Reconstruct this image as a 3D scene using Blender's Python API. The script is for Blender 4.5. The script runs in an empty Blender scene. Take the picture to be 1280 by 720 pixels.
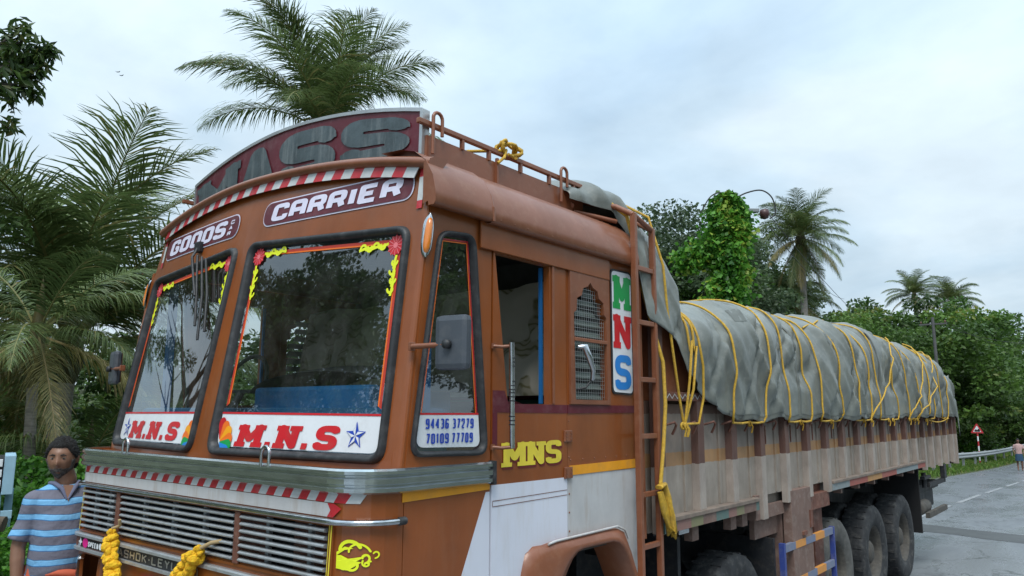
import bpy, bmesh, math, random
import numpy as np
from mathutils import Vector, Matrix, noise, Euler
from mathutils.geometry import delaunay_2d_cdt
PI = math.pi
R = math.radians
random.seed(7)
rng = np.random.default_rng(7)
scene = bpy.context.scene
COL = scene.collection

# ------------------------------------------------------------------ camera
cam_data = bpy.data.cameras.new('camera')
cam = bpy.data.objects.new('camera', cam_data)
COL.objects.link(cam)
f_ = Vector((0.76406, 0.62409, 0.16347)); r_ = Vector((0.63211, -0.77487, 0.00379)); u_ = Vector((-0.12903, -0.10044, 0.98654))
m3 = Matrix((r_, u_, -f_)).transposed()
cam.matrix_world = Matrix.Translation((-1.900, -2.212, 2.006)) @ m3.to_4x4()
cam_data.sensor_width = 36.0
cam_data.lens = 931.65 / 1280 * 36.0
cam_data.clip_start = 0.05
cam_data.clip_end = 2000
scene.camera = cam
CAMP = Vector((-1.900, -2.212, 2.006))

# ------------------------------------------------------------------ sky, sun, exposure
SUN_EL, SUN_AZ = R(58), R(215)      # azimuth measured from +x, counter-clockwise
world = bpy.data.worlds.new('World'); scene.world = world; world.use_nodes = True
nt = world.node_tree; nt.nodes.clear()
def N(t, ty, **kw):
    n = t.nodes.new(ty)
    for k, v in kw.items():
        if k.startswith('i_'): n.inputs[k[2:].replace('_', ' ')].default_value = v
        else: setattr(n, k, v)
    return n
sky = N(nt, 'ShaderNodeTexSky', sky_type='NISHITA', sun_disc=False)
sky.sun_elevation = SUN_EL; sky.sun_rotation = PI/2 - SUN_AZ; sky.air_density = 1.0; sky.dust_density = 1.5
tc = N(nt, 'ShaderNodeTexCoord')
sep = N(nt, 'ShaderNodeSeparateXYZ'); nt.links.new(tc.outputs['Generated'], sep.inputs[0])
zc = N(nt, 'ShaderNodeMath', operation='MAXIMUM'); zc.inputs[1].default_value = 0.0; nt.links.new(sep.outputs['Z'], zc.inputs[0])
za = N(nt, 'ShaderNodeMath', operation='ADD'); za.inputs[1].default_value = 0.22; nt.links.new(zc.outputs[0], za.inputs[0])
dv = N(nt, 'ShaderNodeVectorMath', operation='DIVIDE'); nt.links.new(tc.outputs['Generated'], dv.inputs[0]); nt.links.new(za.outputs[0], dv.inputs[1])
no1 = N(nt, 'ShaderNodeTexNoise', i_Scale=1.1, i_Detail=7.0, i_Roughness=0.52, i_Distortion=0.35); nt.links.new(dv.outputs[0], no1.inputs['Vector'])
no2 = N(nt, 'ShaderNodeTexNoise', i_Scale=3.1, i_Detail=8.0, i_Roughness=0.55); nt.links.new(dv.outputs[0], no2.inputs['Vector'])
cr = N(nt, 'ShaderNodeValToRGB'); nt.links.new(no1.outputs['Fac'], cr.inputs[0])
e = cr.color_ramp.elements
e[0].position = 0.34; e[0].color = (2.9, 3.85, 4.75, 1)
e[1].position = 0.66; e[1].color = (4.55, 5.35, 5.9, 1)
k = e.new(0.5); k.color = (3.7, 4.65, 5.4, 1)
md = N(nt, 'ShaderNodeMapRange'); md.inputs['From Min'].default_value = .3; md.inputs['From Max'].default_value = .7; md.inputs['To Min'].default_value = .91; md.inputs['To Max'].default_value = 1.08
nt.links.new(no2.outputs['Fac'], md.inputs['Value'])
mv = N(nt, 'ShaderNodeVectorMath', operation='MULTIPLY'); nt.links.new(cr.outputs[0], mv.inputs[0]); nt.links.new(md.outputs[0], mv.inputs[1])
# overcast luminance gradient: zenith brightened well above the visible sky to lift the shaded sides
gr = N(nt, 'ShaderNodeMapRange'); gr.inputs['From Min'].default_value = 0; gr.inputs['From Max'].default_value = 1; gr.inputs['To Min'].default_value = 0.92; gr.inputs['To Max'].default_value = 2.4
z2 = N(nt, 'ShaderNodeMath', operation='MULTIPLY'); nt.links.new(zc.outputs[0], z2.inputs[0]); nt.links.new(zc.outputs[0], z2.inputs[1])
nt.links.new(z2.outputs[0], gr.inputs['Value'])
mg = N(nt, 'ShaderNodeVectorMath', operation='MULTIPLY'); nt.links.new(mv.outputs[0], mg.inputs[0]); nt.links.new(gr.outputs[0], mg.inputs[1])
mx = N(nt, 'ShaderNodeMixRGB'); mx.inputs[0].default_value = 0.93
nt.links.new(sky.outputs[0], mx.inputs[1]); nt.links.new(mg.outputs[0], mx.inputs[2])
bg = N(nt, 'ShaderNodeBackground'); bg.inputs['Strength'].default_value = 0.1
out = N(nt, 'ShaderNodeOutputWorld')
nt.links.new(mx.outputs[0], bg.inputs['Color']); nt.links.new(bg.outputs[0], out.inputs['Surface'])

sun_d = bpy.data.lights.new('sun', 'SUN'); sun_d.energy = 1.5; sun_d.angle = R(26); sun_d.color = (1.0, 0.96, 0.9)
sun = bpy.data.objects.new('sun', sun_d); COL.objects.link(sun)
sd = Vector((math.cos(SUN_AZ)*math.cos(SUN_EL), math.sin(SUN_AZ)*math.cos(SUN_EL), math.sin(SUN_EL)))
sun.rotation_euler = sd.to_track_quat('Z', 'Y').to_euler(); sun.location = (0, 0, 40)

vs = scene.view_settings
vs.view_transform = 'Standard'; vs.look = 'None'; vs.gamma = 1.0; vs.exposure = 0.78; vs.use_curve_mapping = False
scene.cycles.max_bounces = 8; scene.cycles.transparent_max_bounces = 16
scene.cycles.diffuse_bounces = 3; scene.cycles.glossy_bounces = 3

# ------------------------------------------------------------------ materials
MATS = {}
def mat(name, color, rough=0.5, metal=0.0, coat=0.0, vary=0.0, vscale=6.0, color2=None, bump=0.0, bscale=60.0,
        streak=0.0, dirt=None, dirt_amt=0.0, spec=0.5, stretch=None, trans=0.0, chips=0.0):
    """principled paint with large-scale mottling, optional vertical streaks and dirt, and a fine bump"""
    if name in MATS: return MATS[name]
    m = bpy.data.materials.new(name); m.use_nodes = True; MATS[name] = m
    t = m.node_tree; p = t.nodes['Principled BSDF']
    p.inputs['Roughness'].default_value = rough; p.inputs['Metallic'].default_value = metal
    p.inputs['Coat Weight'].default_value = coat; p.inputs['Coat Roughness'].default_value = 0.12
    p.inputs['Specular IOR Level'].default_value = spec
    co = N(t, 'ShaderNodeTexCoord'); src = co.outputs['Object']
    if stretch:
        mp = N(t, 'ShaderNodeMapping'); mp.inputs['Scale'].default_value = stretch
        t.links.new(src, mp.inputs['Vector']); ssrc = mp.outputs[0]
    else: ssrc = src
    c = (*color, 1)
    last = None
    rgb = N(t, 'ShaderNodeRGB'); rgb.outputs[0].default_value = c; last = rgb.outputs[0]
    if vary > 0 or color2:
        n1 = N(t, 'ShaderNodeTexNoise', i_Scale=vscale, i_Detail=6.0, i_Roughness=0.6); t.links.new(ssrc, n1.inputs['Vector'])
        mr = N(t, 'ShaderNodeMapRange'); mr.inputs['From Min'].default_value = .35; mr.inputs['From Max'].default_value = .65
        t.links.new(n1.outputs['Fac'], mr.inputs['Value'])
        mxx = N(t, 'ShaderNodeMixRGB'); c2 = color2 if color2 else tuple(max(0, v*(1-vary)) for v in color)
        mxx.inputs[2].default_value = (*c2, 1); t.links.new(last, mxx.inputs[1]); t.links.new(mr.outputs[0], mxx.inputs[0]); last = mxx.outputs[0]
        rr = N(t, 'ShaderNodeMapRange'); rr.inputs['To Min'].default_value = max(.02, rough*.8); rr.inputs['To Max'].default_value = min(1, rough*1.35)
        t.links.new(n1.outputs['Fac'], rr.inputs['Value']); t.links.new(rr.outputs[0], p.inputs['Roughness'])
    if dirt is not None:
        mp2 = N(t, 'ShaderNodeMapping'); mp2.inputs['Scale'].default_value = (7, 7, 1.1 if streak else 7)
        t.links.new(src, mp2.inputs['Vector'])
        n2 = N(t, 'ShaderNodeTexNoise', i_Scale=2.2, i_Detail=9.0, i_Roughness=0.68); t.links.new(mp2.outputs[0], n2.inputs['Vector'])
        m2 = N(t, 'ShaderNodeMapRange'); m2.inputs['From Min'].default_value = .5; m2.inputs['From Max'].default_value = .72; m2.inputs['To Max'].default_value = dirt_amt
        t.links.new(n2.outputs['Fac'], m2.inputs['Value'])
        mx3 = N(t, 'ShaderNodeMixRGB'); mx3.inputs[2].default_value = (*dirt, 1)
        t.links.new(m2.outputs[0], mx3.inputs[0]); t.links.new(last, mx3.inputs[1]); last = mx3.outputs[0]
    if chips > 0:          # small chips down to dark primer and rust
        n5 = N(t, 'ShaderNodeTexNoise', i_Scale=17.0, i_Detail=10.0, i_Roughness=.75); t.links.new(src, n5.inputs['Vector'])
        m5 = N(t, 'ShaderNodeMapRange'); m5.inputs['From Min'].default_value = .665; m5.inputs['From Max'].default_value = .70; m5.inputs['To Max'].default_value = chips
        t.links.new(n5.outputs['Fac'], m5.inputs['Value'])
        mx5 = N(t, 'ShaderNodeMixRGB'); mx5.inputs[2].default_value = (.07, .030, .018, 1); t.links.new(m5.outputs[0], mx5.inputs[0]); t.links.new(last, mx5.inputs[1]); last = mx5.outputs[0]
    t.links.new(last, p.inputs['Base Color'])
    if bump > 0:
        n3 = N(t, 'ShaderNodeTexNoise', i_Scale=bscale, i_Detail=4.0); t.links.new(src, n3.inputs['Vector'])
        b = N(t, 'ShaderNodeBump'); b.inputs['Strength'].default_value = bump; b.inputs['Distance'].default_value = 0.01
        t.links.new(n3.outputs['Fac'], b.inputs['Height']); t.links.new(b.outputs[0], p.inputs['Normal'])
    return m

def zmat(name, stops, rough=0.7, dirt=(0.1, .06, .04), dirt_amt=.6, blend=False):
    """paint laid in horizontal bands (z, colour), worn and streaked"""
    m = bpy.data.materials.new(name); m.use_nodes = True; MATS[name] = m
    t = m.node_tree; p = t.nodes['Principled BSDF']; p.inputs['Roughness'].default_value = rough
    co = N(t, 'ShaderNodeTexCoord'); s = N(t, 'ShaderNodeSeparateXYZ'); t.links.new(co.outputs['Object'], s.inputs[0])
    nz = N(t, 'ShaderNodeTexNoise', i_Scale=30.0, i_Detail=5.0); t.links.new(co.outputs['Object'], nz.inputs['Vector'])
    ml = N(t, 'ShaderNodeMath', operation='MULTIPLY_ADD'); ml.inputs[1].default_value = .016; t.links.new(nz.outputs['Fac'], ml.inputs[0]); t.links.new(s.outputs['Z'], ml.inputs[2])
    z0 = stops[0][0]; z1 = stops[-1][0] + .001
    mr = N(t, 'ShaderNodeMapRange'); mr.inputs['From Min'].default_value = z0; mr.inputs['From Max'].default_value = z1; t.links.new(ml.outputs[0], mr.inputs['Value'])
    cr = N(t, 'ShaderNodeValToRGB'); cr.color_ramp.interpolation = 'CONSTANT'; t.links.new(mr.outputs[0], cr.inputs[0])
    el = cr.color_ramp.elements; el[0].position = 0; el[0].color = (*stops[0][1], 1)
    el.remove(el[1])
    for z, c in stops[1:]:
        x = el.new((z-z0)/(z1-z0)); x.color = (*c, 1)
    mp = N(t, 'ShaderNodeMapping'); mp.inputs['Scale'].default_value = (5, 5, 1.3); t.links.new(co.outputs['Object'], mp.inputs['Vector'])
    n = N(t, 'ShaderNodeTexNoise', i_Scale=2.5, i_Detail=9.0, i_Roughness=.7); t.links.new(mp.outputs[0], n.inputs['Vector'])
    m2 = N(t, 'ShaderNodeMapRange'); m2.inputs['From Min'].default_value = .42; m2.inputs['From Max'].default_value = .75; m2.inputs['To Max'].default_value = dirt_amt
    t.links.new(n.outputs['Fac'], m2.inputs['Value'])
    mx3 = N(t, 'ShaderNodeMixRGB'); mx3.inputs[2].default_value = (*dirt, 1); t.links.new(m2.outputs[0], mx3.inputs[0]); t.links.new(cr.outputs[0], mx3.inputs[1])
    n4 = N(t, 'ShaderNodeTexNoise', i_Scale=5.0, i_Detail=6.0, i_Roughness=.6); t.links.new(co.outputs['Object'], n4.inputs['Vector'])
    m4 = N(t, 'ShaderNodeMapRange'); m4.inputs['From Min'].default_value = .3; m4.inputs['From Max'].default_value = .7; m4.inputs['To Min'].default_value = .78; m4.inputs['To Max'].default_value = 1.12
    t.links.new(n4.outputs['Fac'], m4.inputs['Value'])
    mm = N(t, 'ShaderNodeVectorMath', operation='MULTIPLY'); t.links.new(mx3.outputs[0], mm.inputs[0]); t.links.new(m4.outputs[0], mm.inputs[1])
    t.links.new(mm.outputs[0], p.inputs['Base Color'])
    b = N(t, 'ShaderNodeBump'); b.inputs['Strength'].default_value = .25; b.inputs['Distance'].default_value = .01
    t.links.new(n4.outputs['Fac'], b.inputs['Height']); t.links.new(b.outputs[0], p.inputs['Normal'])
    return m

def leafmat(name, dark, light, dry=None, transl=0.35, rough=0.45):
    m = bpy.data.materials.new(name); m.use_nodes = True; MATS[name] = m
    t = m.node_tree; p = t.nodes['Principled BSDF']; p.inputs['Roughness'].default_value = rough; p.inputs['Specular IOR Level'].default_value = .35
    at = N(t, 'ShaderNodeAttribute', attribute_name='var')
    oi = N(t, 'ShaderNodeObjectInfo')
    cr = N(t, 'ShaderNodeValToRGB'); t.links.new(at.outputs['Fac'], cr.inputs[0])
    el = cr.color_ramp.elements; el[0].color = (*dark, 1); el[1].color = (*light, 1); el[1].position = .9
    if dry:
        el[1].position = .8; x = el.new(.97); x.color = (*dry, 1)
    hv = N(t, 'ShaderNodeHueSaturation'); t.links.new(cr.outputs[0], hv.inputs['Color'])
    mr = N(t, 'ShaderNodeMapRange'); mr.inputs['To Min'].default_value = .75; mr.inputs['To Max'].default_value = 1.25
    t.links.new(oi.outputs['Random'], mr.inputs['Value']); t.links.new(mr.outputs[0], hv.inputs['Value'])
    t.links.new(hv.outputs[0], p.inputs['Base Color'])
    tr = N(t, 'ShaderNodeBsdfTranslucent'); t.links.new(hv.outputs[0], tr.inputs['Color'])
    ms = N(t, 'ShaderNodeMixShader'); ms.inputs[0].default_value = transl
    t.links.new(p.outputs[0], ms.inputs[1]); t.links.new(tr.outputs[0], ms.inputs[2]); t.links.new(ms.outputs[0], t.nodes['Material Output'].inputs[0])
    return m

def glassmat(name, tint, ior=1.75, base=0.05):
    m = bpy.data.materials.new(name); m.use_nodes = True; MATS[name] = m
    t = m.node_tree; t.nodes.remove(t.nodes['Principled BSDF'])
    tr = N(t, 'ShaderNodeBsdfTransparent'); tr.inputs[0].default_value = (*tint, 1)
    gl = N(t, 'ShaderNodeBsdfGlossy'); gl.inputs['Roughness'].default_value = .015; gl.inputs['Color'].default_value = (.95, .98, 1, 1)
    ge = N(t, 'ShaderNodeNewGeometry'); dt = N(t, 'ShaderNodeVectorMath', operation='DOT_PRODUCT'); t.links.new(ge.outputs['Normal'], dt.inputs[0]); t.links.new(ge.outputs['Incoming'], dt.inputs[1])
    ab = N(t, 'ShaderNodeMath', operation='ABSOLUTE'); t.links.new(dt.outputs['Value'], ab.inputs[0])
    om = N(t, 'ShaderNodeMath', operation='SUBTRACT'); om.inputs[0].default_value = 1; t.links.new(ab.outputs[0], om.inputs[1])
    pw = N(t, 'ShaderNodeMath', operation='POWER'); pw.inputs[1].default_value = 4.0; t.links.new(om.outputs[0], pw.inputs[0])
    ad = N(t, 'ShaderNodeMath', operation='MULTIPLY_ADD'); ad.inputs[1].default_value = 1-base; ad.inputs[2].default_value = base; t.links.new(pw.outputs[0], ad.inputs[0])
    ms = N(t, 'ShaderNodeMixShader'); t.links.new(ad.outputs[0], ms.inputs[0]); t.links.new(tr.outputs[0], ms.inputs[1]); t.links.new(gl.outputs[0], ms.inputs[2])
    # thin film of dust on the pane
    df = N(t, 'ShaderNodeBsdfDiffuse'); df.inputs[0].default_value = (.45, .45, .42, 1)
    co = N(t, 'ShaderNodeTexCoord'); n = N(t, 'ShaderNodeTexNoise', i_Scale=9.0, i_Detail=8.0, i_Roughness=.7); t.links.new(co.outputs['Object'], n.inputs['Vector'])
    mr = N(t, 'ShaderNodeMapRange'); mr.inputs['From Min'].default_value = .4; mr.inputs['From Max'].default_value = .8; mr.inputs['To Max'].default_value = .07; mr.inputs['To Min'].default_value = .01
    t.links.new(n.outputs['Fac'], mr.inputs['Value'])
    m2 = N(t, 'ShaderNodeMixShader'); t.links.new(mr.outputs[0], m2.inputs[0]); t.links.new(ms.outputs[0], m2.inputs[1]); t.links.new(df.outputs[0], m2.inputs[2])
    t.links.new(m2.outputs[0], t.nodes['Material Output'].inputs[0])
    return m

BROWN = mat('brown_paint', (.265, .070, .013), .32, coat=.35, vary=.25, vscale=3, dirt=(.26, .12, .06), dirt_amt=.25, streak=1, bump=.22, bscale=4, chips=.6)
BROWN2 = mat('brown_greyer_paint', (.235, .080, .036), .40, coat=.2, vary=.2, vscale=4, dirt=(.33, .18, .11), dirt_amt=.3, streak=0, bump=.25, bscale=5, chips=.6)  # greyer brown for the roof sheets, rack, ladder and fittings
RUSTY = mat('rusty_brown_metal', (.17, .065, .042), .6, vary=.35, vscale=12, dirt=(.30, .19, .14), dirt_amt=.6, bump=.15, bscale=60)
WHITE = mat('white_paint', (.66, .68, .76), .38, coat=.3, vary=.07, vscale=3, dirt=(.50, .46, .42), dirt_amt=.35, streak=1, bump=.12, bscale=4, chips=.35)
DIRTYWHITE = mat('dusty_white_paint', (.50, .50, .50), .6, vary=.15, vscale=5, dirt=(.33, .26, .20), dirt_amt=.6, streak=1, chips=.5)
YELLOWP = mat('amber_stripe_paint', (.80, .33, .012), .4, vary=.15, dirt=(.35, .2, .08), dirt_amt=.3)
MAROON = mat('maroon_paint', (.115, .012, .022), .35, vary=.2, dirt=(.3, .2, .2), dirt_amt=.2)
RED = mat('red_print', (.60, .012, .02), .38, vary=.15, dirt=(.36, .07, .06), dirt_amt=.4, chips=.3)
REDW = mat('worn_red_tape', (.50, .02, .03), .4, vary=.2, dirt=(.4, .2, .2), dirt_amt=.3)
TAPEW = mat('reflective_white_tape', (.55, .57, .57), .35, vary=.15, dirt=(.35, .32, .3), dirt_amt=.5)
STICKW = mat('white_sticker', (.72, .75, .78), .32, vary=.06, dirt=(.50, .50, .48), dirt_amt=.35)
BLUEP = mat('blue_print', (.015, .06, .42), .35)
LBLUE = mat('light_blue_paint', (.02, .22, .62), .4, vary=.1)
GREENP = mat('green_print', (.01, .30, .07), .4)
YEL = mat('yellow_print', (.78, .62, .05), .42, vary=.15, dirt=(.45, .33, .07), dirt_amt=.4, chips=.4)
LEMON = mat('lemon_print', (.75, .82, .02), .4)
ORANGE = mat('orange_print', (.80, .16, .015), .4)
PURPLE = mat('purple_print', (.28, .06, .40), .4)
DARKRED = mat('dark_red_shadow_print', (.14, .01, .01), .5)
LILAC = mat('lilac_white_print', (.70, .68, .82), .4, vary=.1, dirt=(.42, .36, .40), dirt_amt=.4, chips=.3)
MIRRORM = mat('grey_mirror_plastic', (.060, .070, .085), .42, vary=.2, dirt=(.14, .14, .14), dirt_amt=.4)
CHROME = mat('chrome', (.62, .64, .66), .16, metal=1, vary=.3, vscale=20, dirt=(.25, .23, .2), dirt_amt=.35)
STEEL = mat('brushed_steel_strip', (.62, .68, .70), .16, metal=.95, vary=.3, vscale=8, stretch=(1, 1, 8), dirt=(.3, .29, .28), dirt_amt=.25)
SLATM = mat('grey_slat_metal', (.50, .53, .55), .33, metal=.55, vary=.2, vscale=20, dirt=(.22, .18, .14), dirt_amt=.4)
BLACK = mat('black_void', (.008, .008, .009), .8)
RUBBER = mat('black_rubber', (.022, .024, .027), .5, vary=.3, vscale=20, dirt=(.10, .10, .10), dirt_amt=.5, bump=.1)
TYRE = mat('tyre_rubber', (.030, .032, .035), .75, vary=.3, vscale=9, dirt=(.14, .135, .125), dirt_amt=.6, bump=.2, bscale=40)
TYREG = mat('dusty_tyre_rubber', (.11, .108, .10), .8, vary=.3, vscale=9, dirt=(.2, .19, .17), dirt_amt=.6, bump=.2, bscale=40)
RIM = mat('dusty_steel_rim', (.085, .078, .068), .7, vary=.3, vscale=12, dirt=(.16, .14, .11), dirt_amt=.6)
CHASSIS = mat('black_chassis', (.018, .02, .024), .6, vary=.4, vscale=8, dirt=(.07, .06, .05), dirt_amt=.6, bump=.1)
GREYBOARD = mat('scratched_grey_letter', (.095, .125, .135), .38, metal=.3, vary=.4, vscale=9, dirt=(.30, .33, .33), dirt_amt=.5, streak=1, bump=.1)
ALU = mat('aluminium_edge', (.55, .56, .56), .35, metal=.8, vary=.2)
AMBER = mat('amber_lens', (.70, .20, .015), .15, coat=1)
ROPE = mat('yellow_rope', (.66, .40, .035), .6, vary=.3, vscale=50, dirt=(.3, .2, .08), dirt_amt=.5, bump=.6, bscale=260)
TARP = mat('grey_green_tarpaulin', (.185, .200, .182), .36, vary=.28, vscale=1.6, color2=(.13, .142, .13), dirt=(.27, .27, .24), dirt_amt=.5, bump=.25, bscale=22)
DARKIN = mat('dark_cab_lining', (.10, .095, .085), .8, vary=.3)
CREAM = mat('cream_bedding', (.50, .45, .36), .85, vary=.3, vscale=4, bump=.2, bscale=9)
BLUEIN = mat('blue_dashboard', (.010, .10, .24), .45, vary=.2)
GREENM = mat('green_mattress', (.03, .16, .12), .8, vary=.3)
WOOD = mat('weathered_log', (.10, .075, .05), .9, vary=.4, vscale=14, bump=.5, bscale=40)
PALEBLUE = mat('pale_blue_paint', (.30, .48, .60), .6, vary=.15, dirt=(.25, .28, .3), dirt_amt=.4, streak=1)
GLASS = glassmat('windscreen_glass', (.80, .86, .84), 2.0, .16)
GLASSD = glassmat('dark_side_glass', (.35, .38, .37), 1.8, .12)

BEDM = mat('leaf_printed_bedcloth', (.52, .47, .38), .85, bump=.25, bscale=12)
def _leafprint(m):
    t = m.node_tree; p = t.nodes['Principled BSDF']
    co = N(t, 'ShaderNodeTexCoord'); mp = N(t, 'ShaderNodeMapping'); mp.inputs['Rotation'].default_value = (.5, .3, .2); t.links.new(co.outputs['Object'], mp.inputs['Vector'])
    w = N(t, 'ShaderNodeTexNoise', i_Scale=4.6, i_Detail=1.0); t.links.new(mp.outputs[0], w.inputs['Vector'])
    v = N(t, 'ShaderNodeTexWave', i_Scale=9.0, i_Distortion=9.0, i_Detail=1.0); t.links.new(mp.outputs[0], v.inputs['Vector'])
    r1 = N(t, 'ShaderNodeMapRange'); r1.inputs['From Min'].default_value = .49; r1.inputs['From Max'].default_value = .52; t.links.new(w.outputs['Fac'], r1.inputs['Value'])
    mu = N(t, 'ShaderNodeMath', operation='MULTIPLY'); t.links.new(r1.outputs[0], mu.inputs[0])
    r2 = N(t, 'ShaderNodeMapRange'); r2.inputs['From Min'].default_value = .0; r2.inputs['From Max'].default_value = .5; r2.inputs['To Min'].default_value = 1; r2.inputs['To Max'].default_value = .45; t.links.new(v.outputs['Fac'], r2.inputs['Value']); t.links.new(r2.outputs[0], mu.inputs[1])
    mx = N(t, 'ShaderNodeMixRGB'); mx.inputs[1].default_value = (.42, .38, .31, 1); mx.inputs[2].default_value = (.14, .12, .05, 1); t.links.new(mu.outputs[0], mx.inputs[0]); t.links.new(mx.outputs[0], p.inputs['Base Color'])
_leafprint(BEDM)
def _creases(m):
    t = m.node_tree; p = t.nodes['Principled BSDF']; old = p.inputs['Normal'].links[0].from_socket
    co = N(t, 'ShaderNodeTexCoord'); mp = N(t, 'ShaderNodeMapping'); mp.inputs['Scale'].default_value = (1.5, 1.5, .8); mp.inputs['Rotation'].default_value = (.2, .6, .1); t.links.new(co.outputs['Object'], mp.inputs['Vector'])
    n = N(t, 'ShaderNodeTexNoise', noise_type='RIDGED_MULTIFRACTAL', i_Scale=2.2, i_Detail=5.0, i_Roughness=.55, i_Distortion=.6); t.links.new(mp.outputs[0], n.inputs['Vector'])
    b = N(t, 'ShaderNodeBump'); b.inputs['Strength'].default_value = .55; b.inputs['Distance'].default_value = .03
    t.links.new(n.outputs['Fac'], b.inputs['Height']); t.links.new(old, b.inputs['Normal']); t.links.new(b.outputs[0], p.inputs['Normal'])
_creases(TARP)
# ------------------------------------------------------------------ object helpers
WM = {}
def _link(o, parent, mw):
    COL.objects.link(o)
    if parent is not None:
        o.parent = parent
        o.matrix_parent_inverse = WM[parent.name].inverted()
    o.matrix_basis = mw
    WM[o.name] = mw.copy()
def thing(name, label, cat, loc=(0, 0, 0), group=None, rotz=0):
    o = bpy.data.objects.new(name, None); o.empty_display_size = .2
    _link(o, None, Matrix.Translation(loc) @ Matrix.Rotation(rotz, 4, 'Z'))
    o['label'] = label; o['category'] = cat
    if group: o['group'] = group
    return o
def each(name, m, parent, boxes, bev=0.0):
    for a, b in boxes: MB().box(a, b, bev=bev).out(name, m, parent)
def put(name, me, parent=None, mw=None, label=None, cat=None, group=None, kind=None):
    o = bpy.data.objects.new(name, me)
    _link(o, parent, mw if mw is not None else Matrix.Identity(4))
    if label: o['label'] = label
    if cat: o['category'] = cat
    if group: o['group'] = group
    if kind: o['kind'] = kind
    return o
class MB:
    """mesh builder: verts, faces with a material index"""
    def __init__(s): s.v = []; s.f = []; s.mi = []; s.sm = []
    def add(s, vs, fs, mi=0, smooth=False):
        b = len(s.v); s.v += [tuple(p) for p in vs]
        for f in fs: s.f.append(tuple(b+i for i in f)); s.mi.append(mi); s.sm.append(smooth)
    def box(s, a, b, mi=0, bev=0.0, M=None):
        x0, x1 = sorted((a[0], b[0])); y0, y1 = sorted((a[1], b[1])); z0, z1 = sorted((a[2], b[2]))
        if bev <= 0:
            vs = [(x, y, z) for x in (x0, x1) for y in (y0, y1) for z in (z0, z1)]
            fs = [(0, 1, 3, 2), (4, 6, 7, 5), (0, 4, 5, 1), (2, 3, 7, 6), (0, 2, 6, 4), (1, 5, 7, 3)]
        else:
            bm = bmesh.new(); bmesh.ops.create_cube(bm, size=1)
            for v in bm.verts: v.co = Vector((x0+(v.co.x+.5)*(x1-x0), y0+(v.co.y+.5)*(y1-y0), z0+(v.co.z+.5)*(z1-z0)))
            bmesh.ops.bevel(bm, geom=bm.edges[:], offset=bev, segments=2, affect='EDGES', profile=.6)
            bm.verts.index_update()
            vs = [tuple(v.co) for v in bm.verts]; fs = [tuple(v.index for v in f.verts) for f in bm.faces]; bm.free()
        if M is not None: vs = [tuple(M @ Vector(p)) for p in vs]
        s.add(vs, fs, mi)
        return s
    def tube(s, pts, r, n=8, mi=0, caps=True, closed=False):
        pts = [Vector(p) for p in pts]; m = len(pts)
        rr = r if hasattr(r, '__len__') else [r]*m
        rings = []; t0 = None; nrm = None
        for i, p in enumerate(pts):
            a = pts[(i-1) % m] if (closed or i > 0) else p
            b = pts[(i+1) % m] if (closed or i < m-1) else p
            t = (b-a); t = t.normalized() if t.length > 1e-9 else Vector((0, 0, 1))
            if nrm is None:
                nrm = t.orthogonal().normalized()
            else:
                nrm = (nrm - t*nrm.dot(t)); nrm = nrm.normalized() if nrm.length > 1e-6 else t.orthogonal().normalized()
            bn = t.cross(nrm)
            rings.append([p + (nrm*math.cos(2*PI*k/n) + bn*math.sin(2*PI*k/n))*rr[i] for k in range(n)])
        vs = [v for rg in rings for v in rg]; fs = []
        L = m if closed else m-1
        for i in range(L):
            for k in range(n):
                a = i*n+k; b = i*n+(k+1) % n; c = ((i+1) % m)*n+(k+1) % n; d = ((i+1) % m)*n+k
                fs.append((a, b, c, d))
        s.add(vs, fs, mi, True)
        if caps and not closed:
            s.add(rings[0], [tuple(range(n))], mi); s.add(rings[-1], [tuple(range(n))[::-1]], mi)
        return s
    def lathe(s, prof, n=24, origin=(0, 0, 0), axis='Z', mi=0, smooth=True):
        """prof: (radius, height)"""
        o = Vector(origin); vs = []
        for r, h in prof:
            for k in range(n):
                a = 2*PI*k/n; c, d = r*math.cos(a), r*math.sin(a)
                if axis == 'Z': vs.append(o+Vector((c, d, h)))
                elif axis == 'Y': vs.append(o+Vector((c, h, d)))
                else: vs.append(o+Vector((h, c, d)))
        fs = []
        for i in range(len(prof)-1):
            for k in range(n):
                fs.append((i*n+k, i*n+(k+1) % n, (i+1)*n+(k+1) % n, (i+1)*n+k))
        s.add(vs, fs, mi, smooth); return s
    def grid(s, P, mi=0, smooth=True, closed_u=False):
        """P: 2D list of points"""
        m = len(P); n = len(P[0]); vs = [p for row in P for p in row]; fs = []
        for i in range(m-1 + (1 if closed_u else 0)):
            for j in range(n-1):
                i2 = (i+1) % m
                fs.append((i*n+j, i*n+j+1, i2*n+j+1, i2*n+j))
        s.add(vs, fs, mi, smooth); return s
    def mesh(s, mats, name='m'):
        me = bpy.data.meshes.new(name); me.from_pydata(s.v, [], s.f)
        for m in (mats if isinstance(mats, (list, tuple)) else [mats]): me.materials.append(m)
        me.polygons.foreach_set('material_index', s.mi); me.polygons.foreach_set('use_smooth', s.sm)
        me.update(); return me
    def out(s, name, mats, parent=None, **kw):
        return put(name, s.mesh(mats, name), parent, **kw)

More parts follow.
